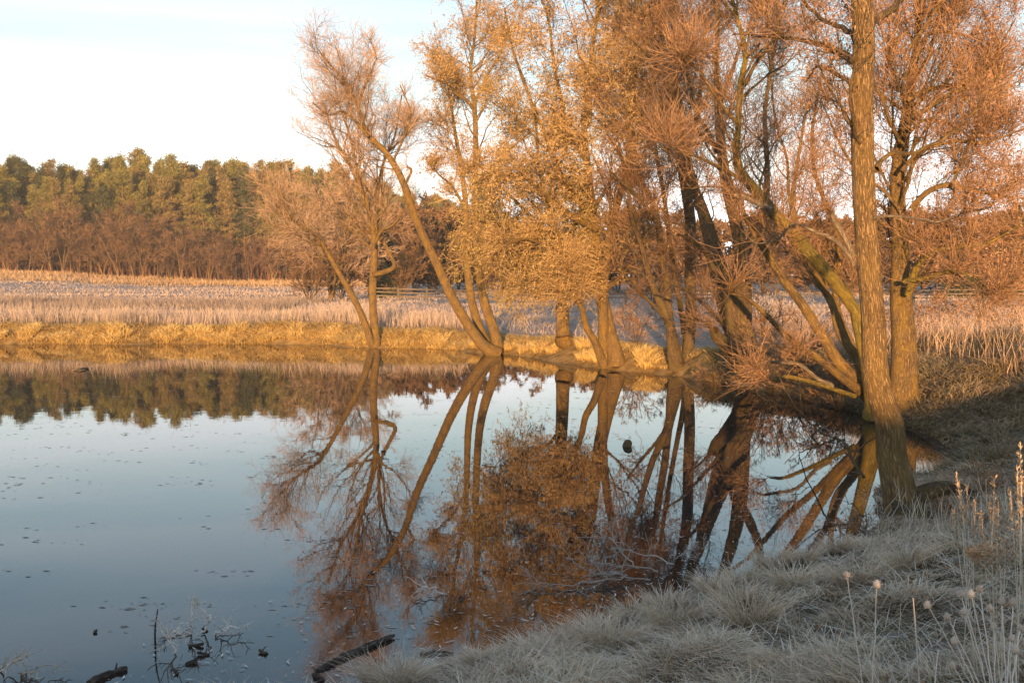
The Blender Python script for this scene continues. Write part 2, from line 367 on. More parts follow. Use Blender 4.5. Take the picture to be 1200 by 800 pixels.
c_far = mixc(t, fo.outputs[0], c_far, forest)
c = mixc(t, fy.outputs[0], near, c_far)
mud = ramp(t, n1, [(.35, (.02, .014, .01)), (.65, (.07, .05, .035))])
mf = mathn(t, 'MULTIPLY', ramp(t, mathn(t, 'MULTIPLY', sa[0], 2.0), [(.1, (1, 1, 1)), (.7, (0, 0, 0))]), mathn(t, 'SUBTRACT', 1.0, mathn(t, 'MULTIPLY', fy.outputs[0], .8)))
c = mixc(t, mf, c, mud)
t.links.new(c, b.inputs['Base Color']); bump(t, b, mathn(t, 'ADD', n3, n1), .8, .05)
o = obj('ground', me, m, kind='structure')

# water: one sheet slightly larger than the pond's outline, cut by the banks
me = bpy.data.meshes.new('pond_water'); pb = POND.copy(); cen = pb.mean(0)
V = [(-90, -12, 0), (40, -12, 0), (40, 60, 0), (-90, 60, 0)]
V = [(-75, -6, 0), (10.5, -6, 0), (10.5, 52, 0), (-75, 52, 0)]
wx = np.linspace(-75, 10.5, 120); wy = np.linspace(-6, 52, 90); WX, WY = np.meshgrid(wx, wy); WS = pond_sd(WX, WY)
idx = np.arange(120*90).reshape(90, 120); q = np.stack([idx[:-1, :-1], idx[:-1, 1:], idx[1:, 1:], idx[1:, :-1]], -1).reshape(-1, 4)
keep = (WS.ravel()[q].min(1) < 1.2); q = q[keep]
me = mesh_np('pond_water', np.stack([WX, WY, 0*WX], -1).reshape(-1, 3), q, np.stack([WS, 0*WS, 0*WS], -1).reshape(-1, 3))
m, t, b = mat('pond_water_surface')
g = t.nodes.new('ShaderNodeNewGeometry'); P_ = g.outputs['Position']; s3 = sep(t, P_)
b.inputs['IOR'].default_value = 1.36; b.inputs['Specular IOR Level'].default_value = .5; b.inputs['Roughness'].default_value = .02
n1 = noise(t, P_, .5, 5, .6, .5); n2 = noise(t, P_, 6, 5, .6)
# thin muddy skin ice close to the near bank
sa = sep(t, attrn(t, 'va')); nearf = t.nodes.new('ShaderNodeMapRange'); nearf.inputs[1].default_value = -1.7; nearf.inputs[2].default_value = -.3; t.links.new(mathn(t, 'ADD', sa[0], mathn(t, 'MULTIPLY', n1, 1.2)), nearf.inputs[0])
yf = t.nodes.new('ShaderNodeMapRange'); yf.inputs[1].default_value = 24; yf.inputs[2].default_value = 16; t.links.new(s3[1], yf.inputs[0])
ice = mathn(t, 'MULTIPLY', nearf.outputs[0], yf.outputs[0])
c = mixc(t, ice, (.008, .013, .016), (.030, .019, .013)); t.links.new(c, b.inputs['Base Color'])
t.links.new(mathn(t, 'ADD', mathn(t, 'MULTIPLY', mathn(t, 'MULTIPLY', ice, n2), .03), .006), b.inputs['Roughness'])
h = noise(t, mapping(t, P_, (1, 1, 1)), 2.2, 3); bump(t, b, h, .03, .02)
obj('pond_water', me, m, kind='structure')

# ------------------------------------------------------------------ tree growing
def resample(P, K):
    P = np.asarray(P, float); n = len(P); Q = np.vstack([2*P[0]-P[1], P, 2*P[-1]-P[-2]]); o_ = []
    s_ = np.linspace(0, n-1-1e-6, K)
    for v in s_:
        i = int(v); f = v-i; a, b_, c_, d_ = Q[i:i+4]
        o_.append(.5*((2*b_)+(-a+c_)*f+(2*a-5*b_+4*c_-d_)*f*f+(-a+3*b_-3*c_+d_)*f**3))
    return np.array(o_)
def spawn(P, Rr, per, t0, t1, ang, length, lenvar, K, wob, trop, rfac, rend, tipbias=0.0, minr=None):
    """children of the polylines P (n,K,3); returns their polylines and radii"""
    n, Kp, _ = P.shape
    cnt = np.full(n, per) if np.isscalar(per) else np.asarray(per)
    cnt = np.floor(cnt+rng.random(n)).astype(int)
    par = np.repeat(np.arange(n), cnt); m_ = len(par)
    if m_ == 0: return np.zeros((0, K, 3)), np.zeros((0, K))
    tt = t0+(t1-t0)*rng.random(m_)**(1-tipbias*.5); f = tt*(Kp-1); i = np.minimum(f.astype(int), Kp-2); fr = (f-i)[:, None]
    p0 = P[par, i]*(1-fr)+P[par, i+1]*fr; tg = nrm(P[par, i+1]-P[par, i]); r0 = Rr[par, i]*(1-fr[:, 0])+Rr[par, i+1]*fr[:, 0]
    az = nrm(np.cross(tg, rng.normal(size=(m_, 3)))); an = (ang*(0.6+.8*rng.random(m_)))[:, None]
    d = nrm(tg*np.cos(an)+az*np.sin(an))
    plen = np.linalg.norm(np.diff(P, axis=1), axis=2).sum(1)[par] if length < 0 else 1
    Ln = (abs(length)*plen*(1-.55*tt))*(1-lenvar+2*lenvar*rng.random(m_)); st = (Ln/(K-1))[:, None]
    out_ = np.empty((m_, K, 3)); out_[:, 0] = p0
    tr = np.asarray(trop, float)
    for k in range(1, K):
        out_[:, k] = out_[:, k-1]+d*st; d = nrm(d+rng.normal(size=(m_, 3))*wob+tr)
    ra = np.minimum(r0*rfac, Ln*.013+.003); re = np.minimum(rend, ra)
    rad = ra[:, None]+(re-ra)[:, None]*np.linspace(0, 1, K)[None]**.8
    return out_, rad
DENS = 1.95
LD = .85
SH = 7

def willow(name, base, stems, label, group=None, limbs=(), twig='twig_orange', bark='bark', leaf=None, cat='tree',
           L1=(9, 1.0), L2=8, L3=6, L4=3, len1=-.42, len2=-.45, len3=.7, len4=.35, wt=.006, leafn=0, leafs=.1, crown0=.35, trop=(0, 0, .10), ang=.75,
           mod=None, sides=14, Kst=26, dens=None, leafmax=None, droop=0, parts=None, wob=.16):
    """stems / limbs: lists of (polyline of points, list of radii, t0 for side branches, bark)"""
    root = empty(name, tuple(base), label, cat, group)
    allP, allR, T0 = [], [], []
    for kind, lst in (('trunk', stems), ('branch', limbs)):
        for st in lst:
            pts, rads, t0 = st[:3]; bk = st[3] if len(st) > 3 else bark
            P = resample(pts, Kst); ln = np.linalg.norm(P[-1]-P[0])
            wv = resample(rng.normal(size=(max(4, Kst//4), 3)), Kst)*(.05 if not mod else .025)*min(1, ln/6); wv[0] = 0; P = P+wv
            rr = np.interp(np.linspace(0, 1, Kst), np.linspace(0, 1, len(rads)), rads)
            gme = Geo(); K2 = Kst*3 if (mod and kind == 'trunk') else Kst
            Pf = resample(P, K2); rf = np.interp(np.linspace(0, 1, K2), np.linspace(0, 1, Kst), rr)
            sd_ = 64 if (mod and kind == 'trunk') else max(6, min(sides, int(6+rr.max()*50)))
            gme.tubes(Pf[None], rf[None], sd_, cap=False, mod=mod if kind == 'trunk' else None)
            obj(kind, gme.mesh(kind, origin=base), M[bk], root)
            allP.append(P); allR.append(rr); T0.append(t0)
    P0 = np.array(allP); R0 = np.array(allR)
    B = Geo(); tw = Geo()
    # continuation so that every explicit stem ends in fine growth
    l1P, l1R = [], []
    for i in range(len(P0)):
        ln = np.linalg.norm(np.diff(P0[i], axis=0), axis=1).sum()
        p, r = spawn(P0[i:i+1], R0[i:i+1], max(1.2, ln*L1[0]/10*L1[1]*DENS*((1 if i < len(stems) else LD) if dens is None else dens[i])), T0[i], 1.0, ang, len1, .35, 9, wob, trop, .55, .006, .2)
        if i >= len(stems)+999: pass
        l1P.append(p); l1R.append(r)
    # short trees: side branches need a sensible length even on short limbs
    P1 = np.concatenate(l1P); R1 = np.concatenate(l1R)
    B.tubes(P1, R1, 5)
    # height dependent thinning is left to chance
    P2, R2 = spawn(P1, R1, L2, .15, 1, ang*.9, len2, .4, 7, wob*1.15, trop, .6, .004, .1)
    B.tubes(P2, R2, 3)
    P3, R3 = spawn(P2, R2, L3, .15, 1, ang*.9, len3*1.2, .5, 5, wob*1.3, (trop[0], trop[1], trop[2]-droop), .6, wt*.6)
    tw.ribbons(P3, np.maximum(R3, wt))
    src = P3
    # long thin shoots that carry the crown's haze beyond the boughs
    Ps, Rs = spawn(P1, R1, SH*(.45 if twig == 'twig_pink' else 1), .1, 1, .9, min(1.9, len3*2.2), .5, 6, .22, (trop[0], trop[1], trop[2]*.6-droop*.6), .5, wt*.6)
    tw.ribbons(Ps, np.maximum(Rs*.6, wt*.8))
    Pt, Rt = spawn(Ps, Rs, 7, .1, 1, .7, len3*.6, .5, 3, .25, trop, .6, wt*.5)
    tw.ribbons(Pt, np.maximum(Rt*.5, wt*.7)); P3 = P3
    if L4:
        P4, R4 = spawn(P3, R3, L4-1, .2, 1, .7, len4*1.35, .4, 3, wob*1.5, (trop[0], trop[1], trop[2]-droop*1.3), .6, wt*.5)
        tw.ribbons(P4, np.maximum(R4, wt*.75)); src = P4
    obj('boughs', B.mesh('boughs', origin=base), M[bark if bark != 'bark_near' else 'bark_brown'], root, kind='stuff')
    obj('twigs', tw.mesh('twigs', False, origin=base), M[twig], root, kind='stuff')
    nl = 0
    if leaf:
        n = int(leafn); pi = rng.integers(0, len(src), n); u = rng.random(n)*(src.shape[1]-1); i = np.minimum(u.astype(int), src.shape[1]-2); fr = (u-i)[:, None]
        C = src[pi, i]*(1-fr)+src[pi, i+1]*fr + rng.normal(size=(n, 3))*.03
        if leafmax is not None: C = C[leafmax(C)]
        lf = Geo(); lf.tris(C, leafs, asp=.5, up=np.array([0, 0, -.6]))
        obj('leaves', lf.mesh('leaves', False, origin=base), M[leaf], root, kind='stuff'); nl = len(C)
    print(name, 'branches', len(P1), len(P2), len(P3), 'leaves', nl)
    return root
def S(pts, Y, t0=.4, bark=None, dy=0.0):
    """a stem drawn from sight directions: (x, y, width in px[, extra depth])"""
    n = len(pts); P = []; rr = []
    for i, p in enumerate(pts):
        yy = Y+dy*i/(n-1)+(p[3] if len(p) > 3 else 0); P.append(at(p[0], p[1], yy)); rr.append(p[2]*yy/F/2)
    r = [P, rr, t0]
    if bark: r.append(bark)
    return r
WGRP = 'willows round the pond'

# twin-stemmed rosy willow at the left end of the bank
Y = 44.4
willow('willow_tree', at(438, 406, Y),
  [S([(441,408,11),(438,365,9),(437,330,9),(438,280,7),(430,232,6),(412,196,4),(392,163,3),(378,120,2)], Y, .35, dy=1.5),
   S([(437,408,9),(424,368,8),(408,335,7),(395,312,5.5),(373,279,4.5),(347,262,3),(322,240,2)], Y, .4, dy=-1.5),
   S([(437,322,6),(452,317,6),(462,308,5),(455,290,4.5),(443,262,4),(442,225,4),(448,190,3.2),(461,160,2.4),(470,110,1.5)], Y, .4, dy=2),
   S([(431,240,4),(420,205,3.6),(411,165,3),(398,125,2),(392,90,1.5)], Y, .2, dy=-1)],
  'slender twin stemmed rosy bare willow standing leftmost on the far bank', WGRP,
  limbs=[S([(438,290,4),(447,272,3),(462,262,2),(480,240,1.5)], Y, .2, dy=-1), S([(375,280,3),(360,283,2),(345,270,1.5)], Y, .2, dy=1)],
  twig='twig_pink', L1=(9, 1.45), L2=7, L3=6, L4=3, len1=-.42, len2=-.5, len3=.85, len4=.5, wt=.005, trop=(0, 0, .08))
# long trunk leaning left
Y = 40.5
willow('willow_tree', at(580, 414, Y),
  [S([(583,415,18),(562,400,13),(530,352,11),(506,298,10),(486,251,9),(474,213,8),(455,182,7),(430,158,6),(421,131,5),(406,97,4),(388,77,2.5),(372,58,1.5)], Y, .45, dy=-2)],
  'long leaning willow trunk reaching left over the water, bare at its top', WGRP,
  limbs=[S([(432,160,4.5),(416,141,3.5),(402,131,3),(386,134,2),(365,120,1.4)], Y-1.6, .15, dy=-.6),
         S([(476,214,3),(482,200,3),(478,196,2.5)], Y-1.2, .6), S([(420,128,3.5),(428,100,3),(440,70,2),(436,50,1.2)], Y-1.6, .15, dy=1),
         S([(462,188,3),(474,160,2.5),(480,130,2),(470,100,1.3)], Y-1.4, .2, dy=1)],
  twig='twig_pink', L1=(9, 1.15), L2=8, L3=6, L4=3, len1=-.19, len2=-.55, len3=.85, len4=.5, wt=.005, trop=(0, 0, .08))
# two-stemmed tree with retained pale leaves
willow('willow_tree', at(576, 412, Y+.6),
  [S([(583,414,15),(580,392,12),(569,360,11),(561,315,9),(557,235,8),(558,180,6.5),(556,125,5.5),(551,85,4),(556,40,3),(560,-20,2),(565,-80,1.5)], Y+.4, .42, dy=1.5),
   S([(573,408,12),(560,375,10),(552,335,9),(547,300,8),(545,245,6.5),(541,205,5.5),(534,160,4),(528,120,2.5),(520,70,1.5)], Y+.7, .45, dy=2)],
  'tall two stemmed willow with sparse tan leaves behind the leaning trunk', WGRP,
  limbs=[S([(556,132,4.5),(548,118,4),(533,108,3.6),(528,98,3),(515,95,2),(500,88,1.3)], Y+1, .1, dy=-1),
         S([(557,235,5),(568,205,4),(585,190,3.5),(603,170,2),(625,150,1.5)], Y+1, .1, dy=-2),
         S([(556,120,4),(570,90,3.4),(585,60,2.6),(590,20,1.6)], Y+1.5, .1, dy=1),
         S([(546,245,3.5),(530,220,3),(515,205,2),(500,190,1.3)], Y+2, .1, dy=-1)],
  twig='twig_gold', leaf='leaf_gold', L1=(9, 1.1), L2=8, L3=6, L4=3, len1=-.22, len2=-.5, len3=.7, len4=.4, wt=.006, leafn=34000, leafs=.065)
# the big central golden willow
Y = 34.3
willow('willow_tree', at(712, 426, Y),
  [S([(722,428,22),(716,400,17),(710,368,16),(704,330,15),(700,290,14),(697,255,12),(690,200,9),(684,140,7),(690,80,5),(700,0,4),(705,-90,2.5),(700,-180,1.5)], Y, .42, dy=1.5),
   S([(712,428,18),(708,405,14),(706,372,12),(708,330,10),(716,270,9),(728,215,8),(738,160,6),(742,90,4.5),(748,20,3),(750,-80,2)], Y+.3, .3, dy=-1.5),
   S([(706,424,11),(697,402,9),(686,384,8),(680,365,7),(672,345,6.5),(662,310,5),(655,280,3)], Y-.3, .4, dy=-1.5)],
  'largest golden leaved willow in the middle of the far bank', WGRP,
  limbs=[S([(699,268,9),(676,256,8),(654,242,7.5),(634,225,7),(615,208,6),(600,204,5),(580,203,3.5),(556,215,2)], Y, .1, dy=-3),
         S([(698,262,8),(672,225,7),(650,190,6),(636,150,5),(620,110,4),(600,60,3),(590,10,2)], Y+.5, .1, dy=1),
         S([(690,200,6),(664,150,5),(655,100,4),(640,40,3),(625,-30,2)], Y+1, .05, dy=-2),
         S([(700,300,6),(676,300,5),(648,290,4),(620,280,3),(595,285,2)], Y, .05, dy=-1.5),
         S([(702,320,5),(680,322,4.5),(655,318,3.5),(630,325,2.4),(612,340,1.6)], Y, .05, dy=-1),
         S([(728,215,6),(745,170,5),(760,110,4),(770,50,3),(780,-30,2)], Y-.5, .05, dy=1.5),
         S([(686,150,5),(700,90,4),(722,30,3),(735,-60,2)], Y+1, .05, dy=2)],
  twig='twig_gold', leaf='leaf_gold', L1=(10, 1.25), L2=8, L3=6, L4=3, len1=-.30, len2=-.5, len3=.75, len4=.4, wt=.006, leafn=85000, leafs=.062, droop=.16, ang=.85)
# olive leaved low crown with thick plain trunk, behind left
Y = 38.2
willow('willow_tree', at(661, 398, Y),
  [S([(661,399,22),(659,385,16),(658,345,14.5),(656,310,13),(650,270,9),(640,230,6),(630,180,4),(622,120,2)], Y, .4, dy=.8)],
  'olive leaved willow with one thick straight trunk and a low hanging crown', WGRP,
  limbs=[S([(657,325,7),(635,295,6),(610,275,5),(585,262,3.5),(560,262,2)], Y, .05, dy=-4),
         S([(657,315,7),(640,280,6),(618,250,5),(596,228,3),(580,215,2)], Y, .05, dy=1.5),
         S([(656,310,6),(668,280,5),(680,250,4),(690,215,2)], Y, .05, dy=-4),
         S([(657,335,5),(636,325,4),(612,318,3.5),(588,315,2.5),(566,325,1.6)], Y, .05, dy=-4.5)],
  twig='twig_gold', leaf='leaf_olive', L1=(11, 1.2), L2=8, L3=6, L4=3, len1=-.34, len2=-.5, len3=.7, len4=.4, wt=.006, leafn=24000, leafs=.08, droop=.34, ang=.9, trop=(0, 0, .03))
# slim stems right of the golden willow
Y = 32.6
willow('willow_tree', at(792, 437, Y),
  [S([(797,440,22),(789,408,16),(784,385,10),(777,362,9),(767,340,8),(758,310,7),(753,288,6),(744,262,5),(738,225,4),(730,180,3),(720,130,2)], Y, .35, dy=-1),
   S([(799,440,15),(793,400,11),(789,370,9),(785,330,9),(778,295,8.5),(772,268,8),(763,240,7),(752,215,5),(745,180,4),(738,120,3),(735,40,2)], Y, .45, dy=1),
   S([(803,438,14),(809,400,13),(811,360,13),(809,310,13),(808,260,13),(804,220,12),(800,180,10),(795,120,8),(790,50,6),(786,-40,4),(780,-130,2)], Y+.8, .45, dy=1.2),
   S([(800,436,10),(800,395,8),(793,345,6),(786,290,5.5),(779,230,5),(768,170,4),(764,110,3),(770,40,2)], Y+1.2, .5, dy=1.5)],
  'cluster of slim dark willow stems fanning up right of the golden willow', WGRP,
  limbs=[S([(786,385,5),(772,365,4.5),(758,350,4),(746,336,3),(735,325,2)], Y-.3, .2, dy=-1.2),
         S([(770,262,5),(752,236,4),(735,222,3),(718,200,2)], Y, .1, dy=-1.5),
         S([(800,190,6),(812,150,5),(822,90,4),(830,20,2.5)], Y+1.5, .05, dy=1.5),
         S([(795,130,5),(780,80,4),(760,30,3),(745,-30,2)], Y+1.5, .05, dy=-1)],
  twig='twig_brown', bark='bark_brown', L1=(10, .9), L2=8, L3=6, L4=3, len1=-.24, len2=-.55, len3=.7, len4=.4, wt=.006, leaf='leaf_russet', leafn=2500, leafs=.06, dens=[1, 1, 1, 1, .2, .6, 1, 1])
# massive dark leaning trunk
Y = 29.6
willow('willow_tree', at(876, 446, Y),
  [S([(882,468,56),(880,450,40),(874,425,32),(864,390,34),(856,355,32),(848,325,26),(838,290,19),(826,250,14),(812,210,10),(800,150,7),(792,80,5),(790,0,3),(785,-90,2)], Y, .45, dy=1.5),
   S([(868,400,24),(868,350,22),(868,310,18),(862,270,15),(850,225,12),(842,180,9),(838,110,7),(840,30,5),(838,-60,3),(836,-130,2)], Y+.3, .45, dy=-1.2),
   S([(858,360,18),(868,320,14),(884,285,12),(896,240,9),(900,190,6),(896,130,5),(905,60,3.5),(915,-20,2)], Y+.4, .45, dy=2)],
  'massive dark willow trunk leaning left at the water edge with a broken bough', WGRP,
  limbs=[S([(882,446,14),(868,428,18),(854,408,19),(842,396,15),(835,388,12)], Y-1.1, .8, 'bark_brown', dy=-.8),
         S([(866,420,7),(845,375,5),(820,350,4),(800,335,3),(776,330,2)], Y-.5, .15, dy=-2.5),
         S([(850,340,6),(835,310,5),(815,285,4),(795,275,2.5)], Y-.3, .1, dy=-1.5),
         S([(872,430,6),(850,410,4),(830,380,3.2),(815,372,2)], Y-.8, .1, dy=-1.5),
         S([(840,180,6),(820,140,5),(808,90,4),(802,30,2.5)], Y, .05, dy=-1),
         S([(845,120,5),(865,70,4),(880,10,3),(890,-60,2)], Y, .05, dy=1)],
  twig='twig_brown', bark='bark_brown', L1=(10, .95), L2=8, L3=6, L4=3, len1=-.27, len2=-.5, len3=.7, len4=.4, wt=.0055, leaf='leaf_russet', leafn=2500, leafs=.06, wob=.2, dens=[1, 1, 1, 0, .15, .25, .1, 1, 1])
# leaning fan of mossy stems over the cove
Y = 22.6
willow('willow_tree', at(1008, 456, Y),
  [S([(1026,488,30),(1022,462,22),(1014,420,17),(1006,385,15),(1001,362,14),(978,330,15),(952,298,16),(922,266,15),(898,238,14),(872,208,12),(862,185,9),(868,140,7),(872,100,7),(880,60,6),(868,20,5),(850,-40,3),(835,-110,2)], Y-.6, .5, 'bark_yellow', dy=-2.2),
   S([(1020,466,18),(1004,445,15),(985,425,14),(965,395,12),(942,360,11),(918,330,10),(900,303,9),(880,270,7),(862,235,5),(850,190,3.5),(845,130,2)], Y, .55, dy=-1.5),
   S([(1022,462,14),(1003,415,11),(985,385,10),(972,355,9),(952,320,8),(940,290,7),(930,240,5.5),(936,190,4),(945,120,3)], Y+.3, .25, dy=.5),
   S([(1018,468,13),(998,452,11),(975,435,9),(950,415,8),(925,395,7),(900,372,6),(875,350,4),(855,340,2.5)], Y-.2, .5, dy=-2),
   S([(1022,462,12),(1000,420,9),(990,380,8),(985,330,7),(980,280,6),(960,220,5),(955,160,4),(962,90,2.5)], Y+.6, .25, dy=1)],
  'fan of mossy willow stems leaning far left over the dark cove', WGRP,
  limbs=[S([(905,246,7),(890,240,6),(875,232,6),(860,228,5.5)], Y-2.5, .6, 'deadwood'),
         S([(1000,300,7),(990,278,7),(978,258,7),(974,248,6)], Y-.3, .8, 'deadwood'),
         S([(1000,310,5),(980,282,5),(955,270,4),(930,262,3),(915,275,2),(890,283,1.5),(868,270,1.2)], Y-1.5, .1, 'deadwood', dy=-1.0),
         S([(975,452,6),(955,440,5),(930,425,4.5),(905,425,3.5),(890,428,2.5)], Y-.8, .1, 'deadwood', dy=-1),
         S([(1002,464,6),(965,452,5.5),(930,443,5),(905,446,3)], Y-.5, .5, 'bark_yellow', dy=-1.2),
         S([(880,220,5),(850,200,4),(830,190,3),(806,180,2.4),(775,172,1.5)], Y-2.2, .1, dy=-1.5),
         S([(866,150,5),(840,110,4),(815,80,3),(790,60,2),(765,50,1.5)], Y-2.3, .05, dy=-1),
         S([(872,100,5),(895,60,4),(915,20,3),(930,-40,2)], Y-2.4, .05, dy=1),
         S([(935,280,4),(925,230,3.6),(922,180,3),(905,120,2.4),(900,60,1.8)], Y-1.6, .05, dy=1.5)],
  twig='twig_orange', bark='bark', L1=(9, 1.05), L2=8, L3=6, L4=3, len1=-.27, len2=-.55, len3=.75, len4=.4, wt=.0042, leaf='leaf_russet', leafn=4000, leafs=.045, wob=.2, trop=(0, 0, .15), dens=[1, .5, .9, .25, .9, .3, .3, .5, .5, .2, .6, 1, 1, 1])

# the near trunk
def bark_mod(v, a, r):
    ph = vnoise(a*9/np.pi*1.0+v*0, v*1.7, 3)*2.2
    rd = np.abs(np.sin(a*15+ph*2.6+np.sin(v*2.1)*1.2)); rd2 = vnoise(a*14/np.pi*2, v*5.0, 9)
    flare = 1+.20*np.sin(a*3+1)*np.exp(-v/.35)+.16*np.sin(a*5)*np.exp(-v/.28)
    return flare*(1+.075*(rd-.5)+.05*(rd2-.5))
Y = 12.9
willow('willow_tree', at(1052, 606, Y),
  [S([(1064,630,72),(1060,606,48),(1056,578,38),(1050,545,34.5),(1042,512,33),(1034,478,30),(1027,425,28.5),(1021,370,26.5),(1016,300,25.5),(1013,230,25),(1011,160,25),(1010,90,24),(1012,10,24),(1015,-90,22),(1010,-220,16),(1000,-380,10),(1005,-520,5)], Y, .55, 'bark_near', dy=.5)],
  'tall furrowed willow trunk standing in front of all the others at the near shore', WGRP,
  limbs=[S([(1026,199,9),(1032,190,6),(1044,182,4.5),(1072,178,4),(1102,165,3.5),(1124,150,3),(1150,120,2.5),(1175,80,2)], Y+.3, .5, 'bark', dy=1),
         S([(1020,256,4),(1050,253,3.4),(1080,258,3.4),(1100,260,3),(1131,250,2.6),(1162,242,2)], Y+.2, .75, 'deadwood', dy=-1),
         S([(1002,72,10),(985,62,9),(962,52,7.5),(935,47,5),(900,44,3),(860,40,2)], Y+.3, .15, 'bark_brown', dy=1.5),
         S([(1005,50,8),(990,34,6),(968,25,5),(945,5,4),(925,-20,2.5)], Y+.3, .1, 'bark_brown', dy=2),
         S([(1006,100,6),(985,90,5),(960,78,4),(945,95,2.5)], Y+.3, .2, 'bark_brown', dy=1.5),
         S([(1018,30,9),(1045,10,8),(1080,-30,6),(1120,-90,4)], Y+.4, .1, 'bark_brown', dy=1.5),
         S([(1010,-60,10),(960,-130,8),(910,-210,5),(870,-300,3)], Y+.4, .1, 'bark_brown', dy=2),
         S([(1013,-140,9),(1060,-210,7),(1110,-300,4)], Y+.4, .1, 'bark_brown', dy=-1),
         S([(1050,600,26),(1072,584,24),(1095,574,20),(1118,572,16),(1140,580,10)], Y-.1, .95, 'bark_brown', dy=.3),
         S([(1050,604,24),(1078,606,18),(1105,618,10)], Y-.3, .95, 'bark_brown', dy=-.3),
         S([(1048,608,22),(1034,620,16),(1018,628,8)], Y-.1, .95, 'bark_brown', dy=-.3)],
  twig='twig_orange', bark='bark_near', L1=(6, 1.0), L2=8, L3=6, L4=3, len1=-.24, len2=-.5, len3=.42, len4=.22, wt=.003, leaf='leaf_russet', leafn=6000, leafs=.04, mod=bark_mod, Kst=60,
  dens=[.35, .25, .0, 1, 1, .7, 1, 1, 1, 0, 0, 0])
# broad willow behind the near trunk
Y = 22.0
willow('willow_tree', at(1057, 466, Y),
  [S([(1061,505,60.2),(1060,482,44.72),(1057,455,33.54),(1056,410,28.38),(1056,370,26.66),(1057,335,24.08),(1059,300,20.64),(1058,270,18.06),(1056,230,17.2),(1055,190,16.34),(1058,140,13.76),(1062,90,9.62),(1070,40,7.4),(1078,-20,5.18),(1085,-100,2.96)], Y, .3, 'bark', dy=1.5)],
  'broad willow with wide spreading boughs right behind the tall near trunk', WGRP,
  limbs=[S([(1064,345,8.88),(1074,312,7.4),(1092,296,5.92),(1112,290,5.18),(1140,288,3.7),(1165,280,2.59),(1195,262,1.48)], Y, .1, 'bark_yellow', dy=-1.5),
         S([(1060,330,6.66),(1085,325,5.18),(1112,318,3.7),(1140,325,2.96),(1160,340,1.85)], Y-.2, .1, 'bark_yellow', dy=-1.5),
         S([(1068,245,7.4),(1085,225,6.66),(1105,217,5.92),(1122,219,5.18),(1145,224,4.44),(1172,229,3.33),(1200,232,2.22),(1235,225,1.48)], Y+.2, .1, dy=-1),
         S([(1064,140,6.66),(1076,134,5.92),(1095,122,5.18),(1114,110,4.44),(1128,104,3.7),(1150,85,2.96),(1170,55,2.22),(1190,20,1.48)], Y+.5, .1, dy=-1),
         S([(1062,120,6.66),(1080,111,5.92),(1100,104,5.55),(1125,97,5.18),(1150,88,4.44),(1190,78,2.22)], Y+.4, .1, dy=1),
         S([(1060,90,5.92),(1074,62,5.18),(1090,40,4.44),(1110,36,3.7),(1135,40,2.22),(1165,36,1.48)], Y+.7, .1, 'bark_brown', dy=.5),
         S([(1062,110,5.18),(1085,70,4.44),(1100,20,2.96),(1130,-40,2.22)], Y+.8, .1, dy=1.5),
         S([(1117,217,3.7),(1130,185,2.96),(1150,150,2.59),(1175,110,1.92),(1200,70,1.18)], Y-.4, .05, dy=.5),
         S([(1056,215,5.18),(1085,180,4.44),(1120,150,3.7),(1160,120,2.59),(1200,90,1.48)], Y+.6, .05, dy=2),
         S([(1060,170,4.44),(1040,140,3.7),(1035,100,2.96),(1045,40,2.22)], Y+.6, .05, dy=1),
         S([(1056,250,4.44),(1035,220,3.7),(1000,190,2.96),(975,150,2.22),(960,110,1.48)], Y+.6, .1, dy=1),
         S([(1057,200,5.18),(1082,176,4.44),(1115,166,3.7),(1155,168,2.66),(1205,150,1.48)], Y+.3, .05, dy=-1),
         S([(1060,160,4.44),(1085,140,3.7),(1125,150,2.96),(1160,190,2.22),(1195,195,1.48)], Y+.5, .05, dy=1),
         S([(1064,60,4.44),(1100,10,3.7),(1150,-30,2.96),(1190,-60,1.48)], Y+.5, .05, dy=-1),
         S([(1058,290,4.44),(1090,260,3.7),(1130,255,2.96),(1170,260,2.22),(1210,250,1.48)], Y+.6, .05, dy=1.5)],
  twig='twig_orange', bark='bark', L1=(9, 1.7), L2=8, L3=6, L4=3, len1=-.32, len2=-.55, len3=.75, len4=.4, wt=.0042, leaf='leaf_russet', leafn=34000, leafs=.05, wob=.17, trop=(0, 0, .16))

